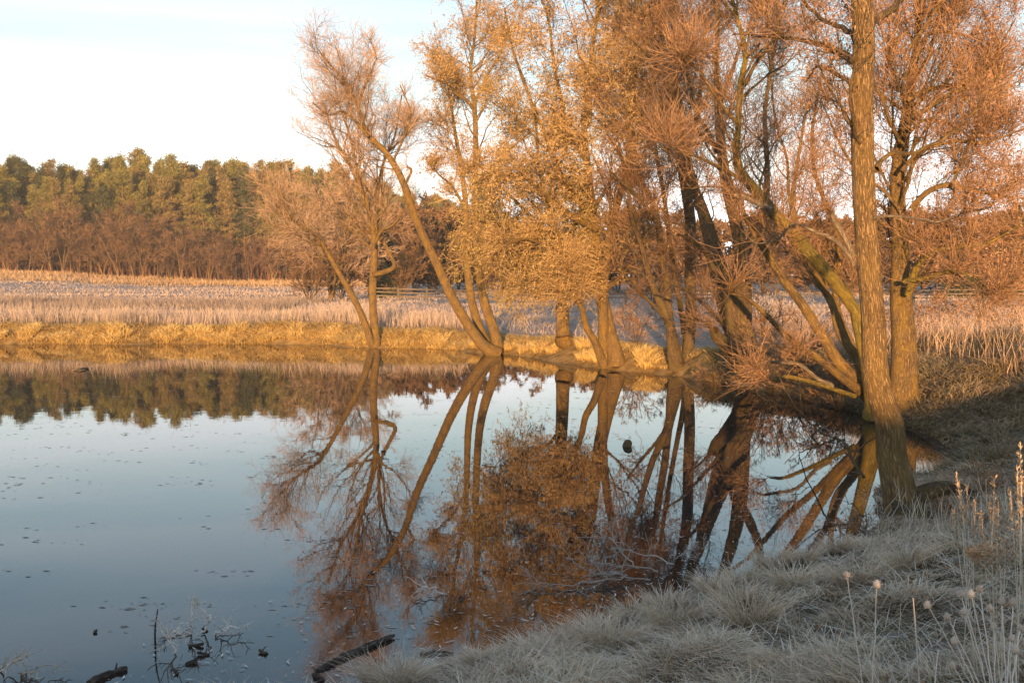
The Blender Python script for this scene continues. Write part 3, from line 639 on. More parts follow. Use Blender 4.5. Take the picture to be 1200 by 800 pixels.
# ------------------------------------------------------------------ smaller trees and shrubs (grown once, then copied)
def small_tree(name, H, nst, label, cat, group, twig, bark, spread=.5, L=(8, 7, 6), leaf=None, leafn=0, leafs=.1, wt=.02, seed=0, low=.2, lenf=(-.45, -.5, .5), trunk_r=.02, trop=(0, 0, .12), ang=.7):
    base = np.zeros(3); root = empty(name, (0, 0, 0), label, cat, group)
    Ps, Rs = [], []
    for i in range(nst):
        a = rng.random()*6.28; ln = H*(.75+.25*rng.random()); sp = spread*(.3+rng.random()) if nst > 1 else .08
        pts = [np.array([np.cos(a)*sp*ln*tt**1.2*.5+rng.normal()*.02*ln*tt, np.sin(a)*sp*ln*tt**1.2*.5+rng.normal()*.02*ln*tt, ln*tt-.1]) for tt in np.linspace(0, 1, 6)]
        P = resample(pts, 14); r0 = H*trunk_r*(1 if nst == 1 else .75); rr = np.linspace(r0, .01, 14)
        g_ = Geo(); g_.tubes(P[None], rr[None], 6); obj('trunk', g_.mesh('trunk'), M[bark], root); Ps.append(P); Rs.append(rr)
    P0 = np.array(Ps); R0 = np.array(Rs); B = Geo(); tw = Geo()
    P1, R1 = spawn(P0, R0, L[0]*(1.6 if nst == 1 else 1), low, 1, ang, lenf[0], .3, 6, .16, trop, .5, .01); B.tubes(P1, R1, 3)
    P2, R2 = spawn(P1, R1, L[1], .15, 1, .65, lenf[1], .4, 5, .2, trop, .6, .006); tw.ribbons(P2, np.maximum(R2, wt*1.2))
    P3, R3 = spawn(P2, R2, L[2], .15, 1, .6, lenf[2]*H*.14, .4, 4, .24, trop, .6, .004); tw.ribbons(P3, np.maximum(R3*0, wt))
    obj('boughs', B.mesh('boughs'), M[bark], root, kind='stuff'); obj('twigs', tw.mesh('twigs', False), M[twig], root, kind='stuff')
    if leaf:
        pi = rng.integers(0, len(P3), leafn); C = P3[pi, rng.integers(0, 4, leafn)]+rng.normal(size=(leafn, 3))*.08
        lf = Geo(); lf.leaves(C, leafs, asp=.6); obj('leaves', lf.mesh('leaves', False), M[leaf], root, kind='stuff')
    return root
def pine(seed, H=20, dead=.5, dark=False):
    root = empty('pine_tree', (0, 0, 0), 'pine tree with a green crown in the wood', 'tree', 'pine trees of the wood')
    P = resample([(0, 0, -.3), (rng.normal()*.15, rng.normal()*.15, H*.4), (rng.normal()*.3, rng.normal()*.3, H*.75), (rng.normal()*.3, rng.normal()*.3, H)], 12)
    g_ = Geo(); g_.tubes(P[None], np.linspace(H*.011, .03, 12)[None], 6); obj('trunk', g_.mesh('trunk'), M['bark_pine'], root)
    lo = H*(.26+.12*rng.random()); n = 36; B = Geo(); Cs, Ps, Rr = [], [], []
    lf = Geo()
    for i in range(n):
        u = (i+rng.random())/n; z = lo+(H-lo)*u; a = rng.random()*6.28
        reach = H*.15*(1-u)**.8*(.4+.85*rng.random())*(0.6+.4*min(1, u*5))+.25
        c = np.interp(z, P[:, 2], P[:, 0]), np.interp(z, P[:, 2], P[:, 1])
        tipz = z+reach*(.25+.2*rng.random()); p0 = np.array([c[0], c[1], z]); p1 = np.array([c[0]+np.cos(a)*reach, c[1]+np.sin(a)*reach, tipz])
        Ps.append([p0, p0*.5+p1*.5-[0, 0, .1], p1]); Rr.append([.06, .04, .02])
        for k in range(3):
            cc = p0+(p1-p0)*(.45+.3*k)+rng.normal(size=3)*.25; rad = .42+.42*rng.random(); m_ = 62
            d = nrm(rng.normal(size=(m_, 3)))*rad*np.array([1, 1, .62])*rng.random((m_, 1))**.4
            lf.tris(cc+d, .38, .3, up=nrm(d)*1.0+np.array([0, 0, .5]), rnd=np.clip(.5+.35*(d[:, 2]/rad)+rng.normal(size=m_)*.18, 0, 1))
    tc_ = P[-1]+rng.normal(size=(90, 3))*np.array([.3, .3, .5])-[0, 0, .2]; lf.tris(tc_, .45, .35, up=np.array([0, 0, 1.]))
    # dead whiskers below the crown
    B.tubes(np.array(Ps), np.array(Rr), 3)
    obj('boughs', B.mesh('boughs'), M['bark_pine'], root, kind='stuff')
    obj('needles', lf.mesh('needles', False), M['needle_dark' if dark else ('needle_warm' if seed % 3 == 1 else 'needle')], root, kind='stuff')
    return root
def hz_at(x, y): return float(height(np.array([x]), np.array([y]))[0])
used = {}
def place(proto, x, y, H, label=None, rz=None, sxy=1.0):
    s_ = H/proto['h0']; z = hz_at(x, y)-.05; rz = rng.random()*6.28 if rz is None else rz
    if not used.get(proto.name):
        used[proto.name] = 1; proto.location = (x, y, z); proto.rotation_euler = (0, 0, rz); proto.scale = (s_*sxy, s_*sxy, s_); r = proto
        if label: r['label'] = label
    else: r = dup(proto, (x, y, z), rz, (s_*sxy, s_*sxy, s_), label)
    return r
pines = []
for i in range(6):
    p = pine(i, 20, dark=(i == 5)); p['h0'] = 20.0; pines.append(p)
# tops against the sky, read along the wood's outline: x px -> y px
top = [(-80,188),(-40,190),(0,184),(25,186),(35,196),(50,196),(70,192),(100,195),(130,190),(165,177),(185,190),(200,186),(215,196),(235,190),(255,184),(280,188),(300,190),(325,192),(345,188),(370,196),(400,190),(430,205),(460,215),(490,228),(520,232),(560,245)]
tx = [a for a, _ in top]; ty = [b_ for _, b_ in top]
cnt = 0
ONES = ['', 'first', 'second', 'third', 'fourth', 'fifth', 'sixth', 'seventh', 'eighth', 'ninth', 'tenth', 'eleventh', 'twelfth', 'thirteenth', 'fourteenth', 'fifteenth', 'sixteenth', 'seventeenth', 'eighteenth', 'nineteenth']
TENS = {20: 'twent', 30: 'thirt', 40: 'fort', 50: 'fift'}
def nth(k):
    return ONES[k] if k < 20 else (TENS[k//10*10]+'ieth' if k % 10 == 0 else TENS[k//10*10]+'y-'+ONES[k % 10])
PG = 'pine trees of the wood'
for row in range(6):
    Yr = 190+row*7.5; nrow = 46
    xs = np.linspace(-80, 560, nrow)+rng.normal(size=nrow)*6+row*9
    for x in xs:
        yy = Yr+rng.normal()*1.6; X = (x-600)/F*yy; zt = CAMZ+(322-np.interp(x, tx, ty))/F*yy; zg = hz_at(X, yy)
        Hh = (zt-zg)*(.84+.18*rng.random()) if row < 3 else (zt-zg)*(.86+.13*rng.random())
        if row == 0: Hh *= .88
        lab = (nth(list(xs).index(x)+1)+' green crowned pine from the left in the front row of the wood') if row == 0 else 'tall green crowned pine deeper inside the wood, showing above the front row'
        r = place(pines[rng.integers(0, 5) if rng.random() < .82 else 5], X, yy, Hh, lab, sxy=.85+.25*rng.random()); cnt += 1
# bare trees along the wood's edge
BG = 'bare trees along the edge of the wood'
bt = []
for i in range(4):
    r = small_tree('bare_tree', 10, [2, 3, 4, 1][i], 'bare brown tree', 'tree', BG, 'twig_far', 'bark_brown' if i % 2 else 'bark', spread=.75, L=(11, 9, 7), wt=.019, low=.15, trunk_r=.011, ang=.85, lenf=(-.5, -.5, .6)); r['h0'] = 10.0; bt.append(r)
edge = [(2,322,12,1,'bare brown tree at the left edge of the photograph before the pines'),(22,325,12.5,3,'bushy bare brown tree second from the left edge'),(48,326,11,2,None),
        (75,331,14,1,'pale three stemmed bare tree with crooked trunks at the dark gap in the wood'),(62,328,13,0,None),(108,330,10,3,None),(122,330,13,2,None),(140,330,14,0,None),
        (158,334,15,1,'tall bare tree with wide forks in the middle of the wood edge'),(170,332,12,2,None),(186,333,13,3,None),(213,336,11.5,0,'slim bare sapling with a fan crown before the pines'),
        (228,336,9,3,None),(245,336,12,2,None),(272,338,6.5,0,'small pale bare sapling lowest before the dark wood'),(292,335,9,3,None),(320,335,11,2,None),(10,324,10,2,None),(35,326,9,0,None),(93,329,9,0,None),(200,333,9.5,1,None),(258,334,9,1,None),(336,336,8,3,None)]
for x, y, h_, k, lab in edge:
    Yb = 178+rng.random()*5; X = (x-600)/F*Yb
    h_ *= .78 if lab is None else .9
    place(bt[k], X, Yb, h_, lab or nth(1+sum(e_[0] < x for e_ in edge))+' bare brown tree from the left along the edge of the wood', sxy=1.15)
# brown undergrowth inside the wood
g_ = Geo(); n = 36000; X = rng.uniform(-125, -5, n); Yy = rng.uniform(186, 250, n)
Z = height(X, Yy); Hh = rng.uniform(2.5, 11, n)*(.5+fbm(X*.2, Yy*.2, 2, 4))
P = np.stack([X, Yy, Z], -1); Q_ = P+np.stack([rng.normal(size=n)*.7, rng.normal(size=n)*.7, Hh], -1); Mi = (P+Q_)/2+rng.normal(size=(n, 3))*.3
g_.ribbons(np.stack([P, Mi, Q_], 1), np.tile([.13, .10, .03], (n, 1)))
M['under'] = twig_mat('wood_undergrowth', (.08, .04, .022), (.20, .10, .055))
tag(obj('undergrowth', g_.mesh('undergrowth', False), M['under']), 'reddish brown undergrowth filling the dark foot of the pine wood', 'undergrowth', kind='stuff')
# far treeline that closes the view
tl = []
for i in range(3):
    r = small_tree('hedge_tree', 9, 3, 'low bare tree', 'tree', 'trees behind the fence', 'twig_far', 'bark_brown', spread=.8, L=(14, 12, 9), wt=.05, low=.05, trunk_r=.012, trop=(0, 0, .07), ang=.9); r['h0'] = 9.0; tl.append(r)
for k, x in enumerate(np.arange(452, 1300, 17)):
    Yb = 118+rng.random()*22; X = (x-600)/F*Yb
    h_ = np.interp(x, [450, 520, 560, 640, 730, 780, 830, 900, 1000, 1100, 1300], [9.5, 9.5, 9, 8.5, 9.5, 9.5, 8.5, 9, 9, 9, 9])*(.85+.25*rng.random())
    place(tl[k % 3], X, Yb, h_, nth(k+1)+' low rounded bare tree from the left in the hedge line behind the fence', sxy=1.2)
TGRP = None
# round bare willow left of the twin stems
r = small_tree('round_willow_tree', 11, 7, 'round crowned grey orange bare tree before the pines, left of the twin willow', 'tree', None, 'twig_grey', 'bark', spread=1.15, L=(13, 11, 9), wt=.013, low=.15, trunk_r=.014, trop=(0, 0, .05), ang=.85); r['h0'] = 11.0
M['twig_round'] = twig_mat('tawny_twigs', (.26, .18, .12), (.46, .33, .24)); 
for c_ in r.children:
    if c_.name.startswith('twigs'): c_.data.materials[0] = M['twig_round']
place(r, (388-600)/F*88, 88, 10.6, rz=1.0, sxy=1.15)
r = small_tree('bare_shrub', 4, 9, 'brownish bare shrub under the round bare tree', 'shrub', None, 'twig_far', 'bark_brown', spread=1.2, L=(8, 8, 7), wt=.014, low=.05, trunk_r=.01, trop=(0, 0, .08)); r['h0'] = 4.0
place(r, (362-600)/F*84, 84, 3.9, sxy=1.2)
r2 = dup(r, ((400-600)/F*92, 92, hz_at((400-600)/F*92, 92)), 2, (1.1, 1.1, 1.0), 'brown bare shrub behind the foot of the twin willow')
r2 = dup(r, ((470-600)/F*96, 96, hz_at((470-600)/F*96, 96)), 4, (1.2, 1.2, 1.35), 'brown bare shrub between the twin willow and the leaning trunk')
# dark conifers and clipped dark hedge
def conifer(label, H, wid):
    root = empty('conifer', (0, 0, 0), label, 'tree', None); root['h0'] = float(H)
    g_ = Geo(); g_.tubes(np.array([[(0, 0, -.2), (0, 0, H*.5), (0, 0, H*.95)]]), np.array([[.16, .1, .03]]), 6); obj('trunk', g_.mesh('trunk'), M['bark_brown'], root)
    lf = Geo(); n = 9000; u = rng.random(n)**.8; a = rng.random(n)*6.28; lump = .75+.35*np.sin(a*3+u*9)*np.sin(a*2+u*17)
    rr = wid*(np.sin(np.clip(u*.93+.12, 0, 1)*np.pi)**.7)*lump*(rng.random(n)**.3)
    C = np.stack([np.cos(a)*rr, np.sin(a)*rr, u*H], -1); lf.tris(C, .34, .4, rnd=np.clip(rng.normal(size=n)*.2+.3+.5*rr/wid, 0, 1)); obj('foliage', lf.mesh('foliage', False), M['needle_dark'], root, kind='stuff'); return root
place(conifer('dark round conifer behind the fence, nearest the right edge', 7, 2.6), (1188-600)/F*112, 112, 9.6)
place(conifer('dark green conifer behind the golden willow trunks', 7, 2.8), (655-600)/F*108, 108, 6.5, sxy=1.2)
place(conifer('dark green conifer between the twin willow and the leaning trunk', 7, 2.6), (452-600)/F*104, 104, 6.4)
place(conifer('blackish conifer behind the fence under the spreading boughs', 7, 3.0), (1125-600)/F*110, 110, 3.6, sxy=1.8)
place(conifer('low dark conifer by the fence at the far right', 7, 3.0), (1160-600)/F*109, 109, 3.4, sxy=1.8)
r = small_tree('hawthorn_tree', 6, 5, 'round russet bush tree beyond the reeds at the right', 'tree', None, 'twig_brown', 'bark_brown', spread=1.1, L=(10, 10, 9), wt=.012, low=.1, trunk_r=.012, leaf='leaf_russet', leafn=9000, leafs=.13, trop=(0, 0, .03), ang=.9); r['h0'] = 6.0
place(r, (1150-600)/F*58, 58, 6.0, sxy=1.15)
r = small_tree('hawthorn_tree', 6, 5, 'russet bush tree between the slim stems and the massive trunk', 'tree', None, 'twig_brown', 'bark_brown', spread=1.1, L=(9, 9, 8), wt=.013, low=.1, trunk_r=.012, trop=(0, 0, .03), ang=.9); r['h0'] = 6.0
place(r, (765-600)/F*70, 70, 4.4, sxy=1.3)
# bare scrub on the cove bank among the leaning stems
r = small_tree('bank_shrub', 2.2, 9, 'reddish bare shrub in front of the massive dark trunk', 'shrub', None, 'twig_orange', 'bark_brown', spread=1.5, L=(6, 6, 5), wt=.005, low=.1, trunk_r=.007, trop=(0, 0, .03), lenf=(-.45, -.5, .6)); r['h0'] = 2.2
place(r, at(838, 440, 29)[0], 29.0, 1.0, sxy=1.1)
for px, yy, h_, lab in ((905, 27.2, 1.5, 'reddish bare shrub between the massive trunk and the leaning stems'), (945, 25.6, 1.2, 'tangled bare shrub hanging over the cove bank'), (985, 24.0, 1.5, 'dense bare shrub at the foot of the leaning stems'), (925, 27.6, 1.8, 'tall bare shrub behind the cove bank'), (745, 36.4, 1.6, 'low leafless bush right of the golden willow'), (895, 31.5, 1.7, 'bare shrub behind the massive dark trunk')):
    dup(r, (at(px, 440, yy)[0], yy, hz_at(at(px, 440, yy)[0], yy)-.05), rng.random()*6, (h_/2.2*1.15,)*2+(h_/2.2,), lab)

# ------------------------------------------------------------------ fence
def beam(a, b_, w_, h_, name, mt, parent, org):
    a = np.array(a)-org; b_ = np.array(b_)-org; d = nrm(b_-a); up = np.array([0, 0, 1.]) if abs(d[2]) < .9 else np.array([0, 1., 0]); s_ = nrm(np.cross(d, up)); u_ = np.cross(s_, d)
    P = []
    for q_, f in ((a, 1), (a*.5+b_*.5+u_*rng.normal()*.01, .95), (b_, 1)):
        for i, j in ((-1, -1), (1, -1), (1, 1), (-1, 1)): P.append(q_+s_*w_*i*f/2+u_*h_*j*f/2)
    Fc = [(0, 3, 2, 1), (8, 9, 10, 11)]
    for k in (0, 4): Fc += [(k, k+1, k+5, k+4), (k+1, k+2, k+6, k+5), (k+2, k+3, k+7, k+6), (k+3, k, k+4, k+7)]
    o_ = obj(name, mesh_np(name, P, np.array(Fc), bk=np.array(P)[:, [0, 2, 1]] if abs(d[2]) > .9 else np.array(P)[:, [1, 2, 0]], smooth=False), M[mt], parent); return o_
def fence(xa, xb, ya, yb, n, label):
    X = np.linspace((xa-600)/F*ya, (xb-600)/F*yb, n); Yf = np.linspace(ya, yb, n)
    org = np.array([X[0], Yf[0], hz_at(X[0], Yf[0])]); root = empty('rail_fence', tuple(org), label, 'fence', None)
    zs = [hz_at(a, b_) for a, b_ in zip(X, Yf)]; zs = np.convolve(np.pad(zs, 2, 'edge'), np.ones(5)/5, 'valid')
    for i in range(n):
        beam((X[i], Yf[i], zs[i]-.2), (X[i]+rng.normal()*.02, Yf[i], zs[i]+1.22+rng.normal()*.03), .16, .16, 'post', 'fence', root, org)
        if i < n-1:
            for hgt in (.55, .85, 1.12):
                beam((X[i]-.05, Yf[i]-.10, zs[i]+hgt+rng.normal()*.02), (X[i+1]+.05, Yf[i+1]-.10, zs[i+1]+hgt+rng.normal()*.02), .07, .10, 'rail', 'fence', root, org)
fence(435, 835, 84, 82, 13, 'weathered post and rail fence across the field behind the willows')
fence(1070, 1330, 78, 80, 8, 'post and rail fence at the right beyond the reddish reeds')

# ------------------------------------------------------------------ grasses
def blades(G, X, Yy, Z, Hh, lean, W, K=4, ldir=None, droop=.0, rnd=None):
    n = len(X); a = rng.random(n)*6.283 if ldir is None else ldir; t_ = np.linspace(0, 1, K)[None]
    hd = np.stack([np.cos(a), np.sin(a)], -1); ln = (lean*Hh)[:, None]*t_**1.7
    zz = Hh[:, None]*(t_-droop*t_**3)
    P = np.stack([X[:, None]+hd[:, :1]*ln, Yy[:, None]+hd[:, 1:]*ln, Z[:, None]+zz], -1); P[:, 1:-1] += rng.normal(size=(n, K-2, 3))*(Hh*.04)[:, None, None]
    b2 = rng.random(n)*6.283; sd_ = np.stack([np.cos(b2), np.sin(b2), 0*b2], -1)
    G.ribbons(P, (W*np.ones(n))[:, None]*np.array([1-.55*v for v in np.linspace(0, 1, K)])[None], side=sd_, rnd=rnd)
BASES = [(at(px, 400, yy)[0], yy, r_) for px, yy, r_ in ((437, 44.4, .55), (580, 40.5, .8), (712, 34.3, .8), (662, 38.2, .5), (797, 32.6, .7), (880, 29.6, .7))]
def scatter(x0, x1, y0, y1, per, dmin=.02, dmax=1e9, clump=0, cs=1.0, seed=3):
    n = int((x1-x0)*(y1-y0)*per); X = rng.uniform(x0, x1, n); Yy = rng.uniform(y0, y1, n)
    vis = (np.abs(X) < Yy*.56+1.0)
    for bx_, by_, br_ in BASES: vis &= ~((np.abs(X-bx_) < br_) & (Yy < by_+.2) & (Yy > by_-1.6))
    X = X[vis]; Yy = Yy[vis]; d = pond_sd(X, Yy); k = (d > dmin) & (d < dmax)
    if clump: k &= rng.random(len(X)) < np.clip((fbm(X*cs, Yy*cs, 3, seed)-.25)*2.6, 1-clump, 1)
    return X[k], Yy[k], d[k]
# foreground turf: matted frosted tussocks
def turf(x0, x1, y0, y1, per, hs, wd, name, label, mt='grass_near', K=3, ls=1.0, dmax=1e9):
    G = Geo(); X, Yy, d = scatter(x0, x1, y0, y1, per, dmax=dmax)
    tus = fbm(X*1.6, Yy*1.6, 3, 21); Hh = hs*(.3+3.6*np.clip(tus-.36, 0, 1)**1.2*1.5)*(.45+.85*rng.random(len(X)))
    a = fbm(X*.9+5, Yy*.9, 2, 33)*12.5+rng.normal(size=len(X))*1.0
    flat = rng.random(len(X)) < .35; Hh = np.where(flat, Hh*.45, Hh); a = np.where(flat, rng.random(len(X))*6.283, a)
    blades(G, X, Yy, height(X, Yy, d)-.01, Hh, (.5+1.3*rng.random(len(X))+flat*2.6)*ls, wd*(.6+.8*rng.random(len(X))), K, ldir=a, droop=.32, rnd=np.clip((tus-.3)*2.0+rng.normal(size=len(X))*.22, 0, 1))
    tag(obj(name, G.mesh(name, False), M[mt]), label, 'grass', kind='stuff'); print(name, len(X))
turf(-2.2, 5.2, 2.6, 8.0, 3300, .12, .0043, 'frosted_turf', 'matted frosted grass covering the near bank in the right foreground')
turf(-1, 9.0, 8.0, 15.5, 1650, .13, .0052, 'frosted_turf', 'frosted grass along the near shore round the foot of the tall trunk')
turf(2, 18, 15.5, 29, 520, .3, .008, 'shaded_turf', 'dim matted grass on the bank behind the tall near trunk', 'grass_cove')
G = Geo(); X, Yy, d = scatter(-2.2, 8, 2.6, 14, 150); n = len(X)
blades(G, X, Yy, height(X, Yy, d)+.01, rng.uniform(.02, .10, n), rng.uniform(1.5, 6, n), .003*(.7+.8*rng.random(n))*(1+.06*Yy), 4)
tag(obj('fallen_straw', G.mesh('fallen_straw', False), M['straw']), 'bent and broken pale straws lying criss cross on the near turf', 'grass', kind='stuff')
G = Geo(); X, Yy, d = scatter(-2.2, 8, 2.6, 14, 55); n = len(X)
G.leaves(np.stack([X, Yy, height(X, Yy, d)+rng.uniform(.01, .07, n)], -1), .035, asp=.5)
tag(obj('fallen_leaves', G.mesh('fallen_leaves', False), M['leaf_russet']), 'small brown fallen leaves caught in the frosted near grass', 'leaves', kind='stuff')
# tussock heads: tall drooping tufts
G = Geo(); tus_xy = []
for px, py, s_ in [(455,778,1.2),(470,790,1.0),(700,715,.9),(740,705,.8),(660,735,.8),(780,700,.9),(835,680,.9),(870,672,1.0),(905,650,1.1),(940,650,.9),(560,765,.7),(620,752,.7),(980,640,1.0),(930,700,1.1),(860,720,1.1),(790,745,1.2),(720,770,1.2),(690,750,1),(880,770,1.3),(1000,720,1.1),(1060,700,1.1),(640,780,1)]:
    p = gnd(px, py, .25)
    for k in range(1): tus_xy.append((p[0], p[1], s_))
for x, y, s_ in tus_xy:
    n = 420; a = rng.random(n)*6.283; rr = .13*s_*np.sqrt(rng.random(n)); X = x+np.cos(a)*rr; Yy = y+np.sin(a)*rr
    blades(G, X, Yy, height(X, Yy)-.02, .30*s_*(.45+.6*rng.random(n)), .35+.9*rng.random(n), .0028*(.7+.6*rng.random(n)), 5, ldir=a+rng.normal(size=n)*.5, droop=.25)
tag(obj('grass_tussock', G.mesh('grass_tussock', False), M['grass_near']), 'drooping hoarfrosted grass tussocks scattered along the near shore', 'grass', kind='stuff')
# upright frosted stalks in front of the near trunk and up the right slope
G = Geo(); X, Yy, d = scatter(1.5, 6.5, 4, 13.5, 9, .1, 1e9, .9, .8); n = len(X)
blades(G, X, Yy, height(X, Yy, d), rng.uniform(.18, .5, n), rng.uniform(.0, .8, n), .0028, 5, droop=.05)
X, Yy, d = scatter(3.9, 5.6, 9.5, 12.6, 36, .05); n = len(X)
blades(G, X, Yy, height(X, Yy, d), rng.uniform(.2, .6, n), rng.uniform(.0, .5, n), .0045, 5, droop=.02)
tag(obj('dry_stalks', G.mesh('dry_stalks', False), M['straw']), 'thin upright frosted grass stalks before the foot of the near trunk', 'grass', kind='stuff')
# far bank: golden overhanging grass
def strip(name, label, mt, x0, x1, y0, y1, per, d0, d1, h0, h1, lean, wd, K=3, droop=0, clump=.7, cs=.5, ldir=None, ytop=1e9):
    G = Geo(); X, Yy, d = scatter(x0, x1, y0, y1, per, d0, d1, clump, cs, 44); n = len(X)
    Hh = (h0+(h1-h0)*rng.random(n))*(.45+1.1*fbm(X*.7, Yy*.7, 3, 61))
    a = None if ldir is None else ldir+rng.normal(size=n)*.9
    blades(G, X, Yy, height(X, Yy, d)-.02, Hh, lean*(.4+rng.random(n)), wd*(.6+.8*rng.random(n)), K, ldir=a, droop=droop)
    tag(obj(name, G.mesh(name, False), M[mt]), label, 'grass', kind='stuff'); print(name, n)
M['grass_tuft'] = grass_mat('bright_tuft_grass', (.25, .16, .05), (.55, .38, .12), (.80, .60, .26), (.8, .66, .4), .4, .5)
strip('bank_grass', 'golden dead grass hanging over the sunlit far bank', 'grass_bank', -32, 9, 28, 52, 330, .02, 2.3, .10, .36, 1.6, .011, 4, .75, .5, .8, ldir=-1.57)
strip('overhanging_tufts', 'bright yellow grass tufts drooping to the water along the far bank', 'grass_tuft', -32, 6, 28, 52, 420, .02, 1.6, .15, .5, 1.2, .011, 4, .7, 1.0, .42, ldir=-1.57)
G = Geo()
for k in range(90):
    x = rng.uniform(-24, 4.5); ys = np.linspace(30, 50, 160); dd_ = pond_sd(np.full(160, x), ys); j = np.argmax(dd_ > .25+.7*rng.random()*(k % 2)); y = ys[j]
    if dd_[j] < 0 or any(abs(x-b_[0]) < b_[2] and y < b_[1]+.5 for b_ in BASES): continue
    n = 230; s_ = rng.uniform(.5, 1.25); a = rng.random(n)*6.283; rr = .28*s_*np.sqrt(rng.random(n)); X = x+np.cos(a)*rr; Yy = y+np.sin(a)*rr
    blades(G, X, Yy, height(X, Yy)+.02, .42*s_*(.5+.7*rng.random(n)), .3+.9*rng.random(n), .009*(.7+.6*rng.random(n)), 4, ldir=a+rng.normal(size=n)*.4, droop=.45)
tag(obj('bank_tussocks', G.mesh('bank_tussocks', False), M['grass_tuft']), 'domed golden grass tussocks bulging from the far bank', 'grass', kind='stuff')
strip('cove_grass', 'dim brown grass on the steep bank of the cove', 'grass_cove', 3, 14, 19, 32, 330, .02, 2.2, .15, .42, 1.2, .010, 4, .6, .4, .8, ldir=-1.57)
strip('frosted_reeds', 'pale frosted reeds standing behind the golden bank', 'grass_field', -36, -2, 46, 58, 170, 1.6, 7, .3, 1.0, .3, .009, 3, 0, .85, .9)
strip('dark_weeds', 'dark dead weeds in a band across the left field', 'grass_weed', -50, -14, 64, 84, 45, 5, 60, .35, .75, .35, .02, 3, 0, .95, .22)
strip('field_grass', 'rosy frosted tall grass of the field before the wood', 'grass_field', -60, 50, 40, 80, 24, 3, 400, .15, .36, .8, .014, 3, 0, .5, .3)
strip('meadow_grass', 'rosy frosted meadow in front of the wood edge', 'grass_field', -105, 70, 80, 150, 5.5, 3, 400, .15, .35, .8, .035, 3, 0, .4, .15)
M['grass_gold'] = grass_mat('golden_meadow_edge', (.16, .10, .05), (.34, .22, .11), (.52, .36, .19), (.6, .46, .32), .4, .1, (.24, .15, .08))
strip('meadow_edge_grass', 'golden tall grass where the meadow meets the wood', 'grass_gold', -105, -20, 150, 182, 7, 3, 400, .4, .9, .6, .05, 3, 0, .5, .15)
# reddish reeds at the right
M['reed_red'] = grass_mat('russet_reeds', (.16, .10, .06), (.42, .28, .18), (.66, .47, .34), (.72, .58, .48), .55, .7)
strip('russet_reeds', 'rosy orange reeds and weeds standing behind the near trunk at the right', 'reed_red', 7.8, 24, 16.5, 40, 95, 2.2, 60, .3, 1.0, .35, .0055, 4, 0, .8, .6)
G = Geo(); X, Yy, d = scatter(7.8, 24, 17, 38, 20, 2.5, 60, .8, .6, 44); n = len(X); Z = height(X, Yy, d)
st = rng.uniform(.35, 1.05, n); C = np.repeat(np.stack([X, Yy, Z+st], -1), 9, 0)+rng.normal(size=(n*9, 3))*[.06, .06, .10]
G.leaves(C, .07, up=np.array([0, 0, .8]), asp=.35); tag(obj('reed_plumes', G.mesh('reed_plumes', False), M['leaf_russet']), 'feathery rosy seed plumes above the reeds at the right', 'reeds', kind='stuff')

# ------------------------------------------------------------------ foreground weeds, one by one
def ball(c, r, n=7, m_=6):
    vs = [c+np.array([0, 0, r*1.15])]; fs4 = []; fs3 = []
    for i in range(1, m_):
        ph = math.pi*i/m_
        for j in range(n):
            th = 2*math.pi*j/n+.3*i; k = r*(1+.18*((i*3+j*5) % 3-1))*(.78 if i < 3 else 1); vs.append(c+np.array([math.sin(ph)*math.cos(th)*k, math.sin(ph)*math.sin(th)*k, math.cos(ph)*r*1.15]))
    vs.append(c-np.array([0, 0, r*1.1]))
    for j in range(n): fs3.append((0, 1+j, 1+(j+1) % n)); fs3.append((len(vs)-1, len(vs)-2-j, len(vs)-2-(j+1) % n))
    for i in range(m_-2):
        for j in range(n): fs4.append((1+i*n+j, 1+(i+1)*n+j, 1+(i+1)*n+(j+1) % n, 1+i*n+(j+1) % n))
    return vs, fs4, fs3
def weed(label, basepx, heads, Y, r=.0036, hr=.012, name='thistle', dys=None, group='frosted thistles in the right foreground'):
    bx = at(basepx[0], basepx[1], Y); z = hz_at(bx[0], bx[1]); b0 = np.array([bx[0], bx[1], z])
    root = empty(name, tuple(b0), label, 'weed', group)
    for i, (hx, hy) in enumerate(heads):
        tip = at(hx, hy, Y+rng.normal()*.12); mid = b0*.5+tip*.5+np.array([rng.normal()*.015, 0, rng.normal()*.01]); mid[:2] = mid[:2]*.4+(b0[:2]*.6+tip[:2]*.4)*.6
        P = resample([b0+rng.normal(size=3)*[.01, .01, 0]-[0, 0, .02], mid, tip], 12); P[1:-1] += rng.normal(size=(10, 3))*.0022
        g_ = Geo(); g_.tubes(P[None], np.linspace(r, r*.65, 12)[None], 5)
        # frosty whiskers and dead leaves on the stalk
        ti = rng.integers(2, 11, 26); d = nrm(rng.normal(size=(26, 3))); g_.ribbons(np.stack([P[ti], P[ti]+d*.012], 1), np.full((26, 2), .0013))
        s_ = obj('stem', g_.mesh('stem', origin=b0), M['frost'], root)
        if hr:
            v, f4, f3 = ball(tip-b0, hr*1.2*(.8+.4*rng.random())); hme = mesh_np('seed_head', v, [np.array(f4), np.array(f3)], attr=np.tile([.5, rng.random(), 0], (len(v), 1)))
            ho = obj('seed_head', hme, M['seed'], root)
            g2 = Geo(); dd_ = nrm(rng.normal(size=(70, 3))); c_ = tip-b0; g2.ribbons(np.stack([c_+dd_*hr*.8, c_+dd_*hr*(1.5+.5*rng.random((70, 1)))], 1), np.full((70, 2), .0013)); sp = obj('bristles', g2.mesh('bristles', False), M['frost'], ho)
    return root
weed('two headed frosted thistle, the one farthest left in the foreground', (1022, 775), [(993, 673), (1028, 684)], 4.6, hr=.013)
weed('many headed frosted thistle spreading to the left at the lower right', (1172, 792), [(1087,708),(1126,696),(1138,695),(1119,750),(1148,690),(1165,734),(1110,722),(1130,716)], 4.4, hr=.0125)
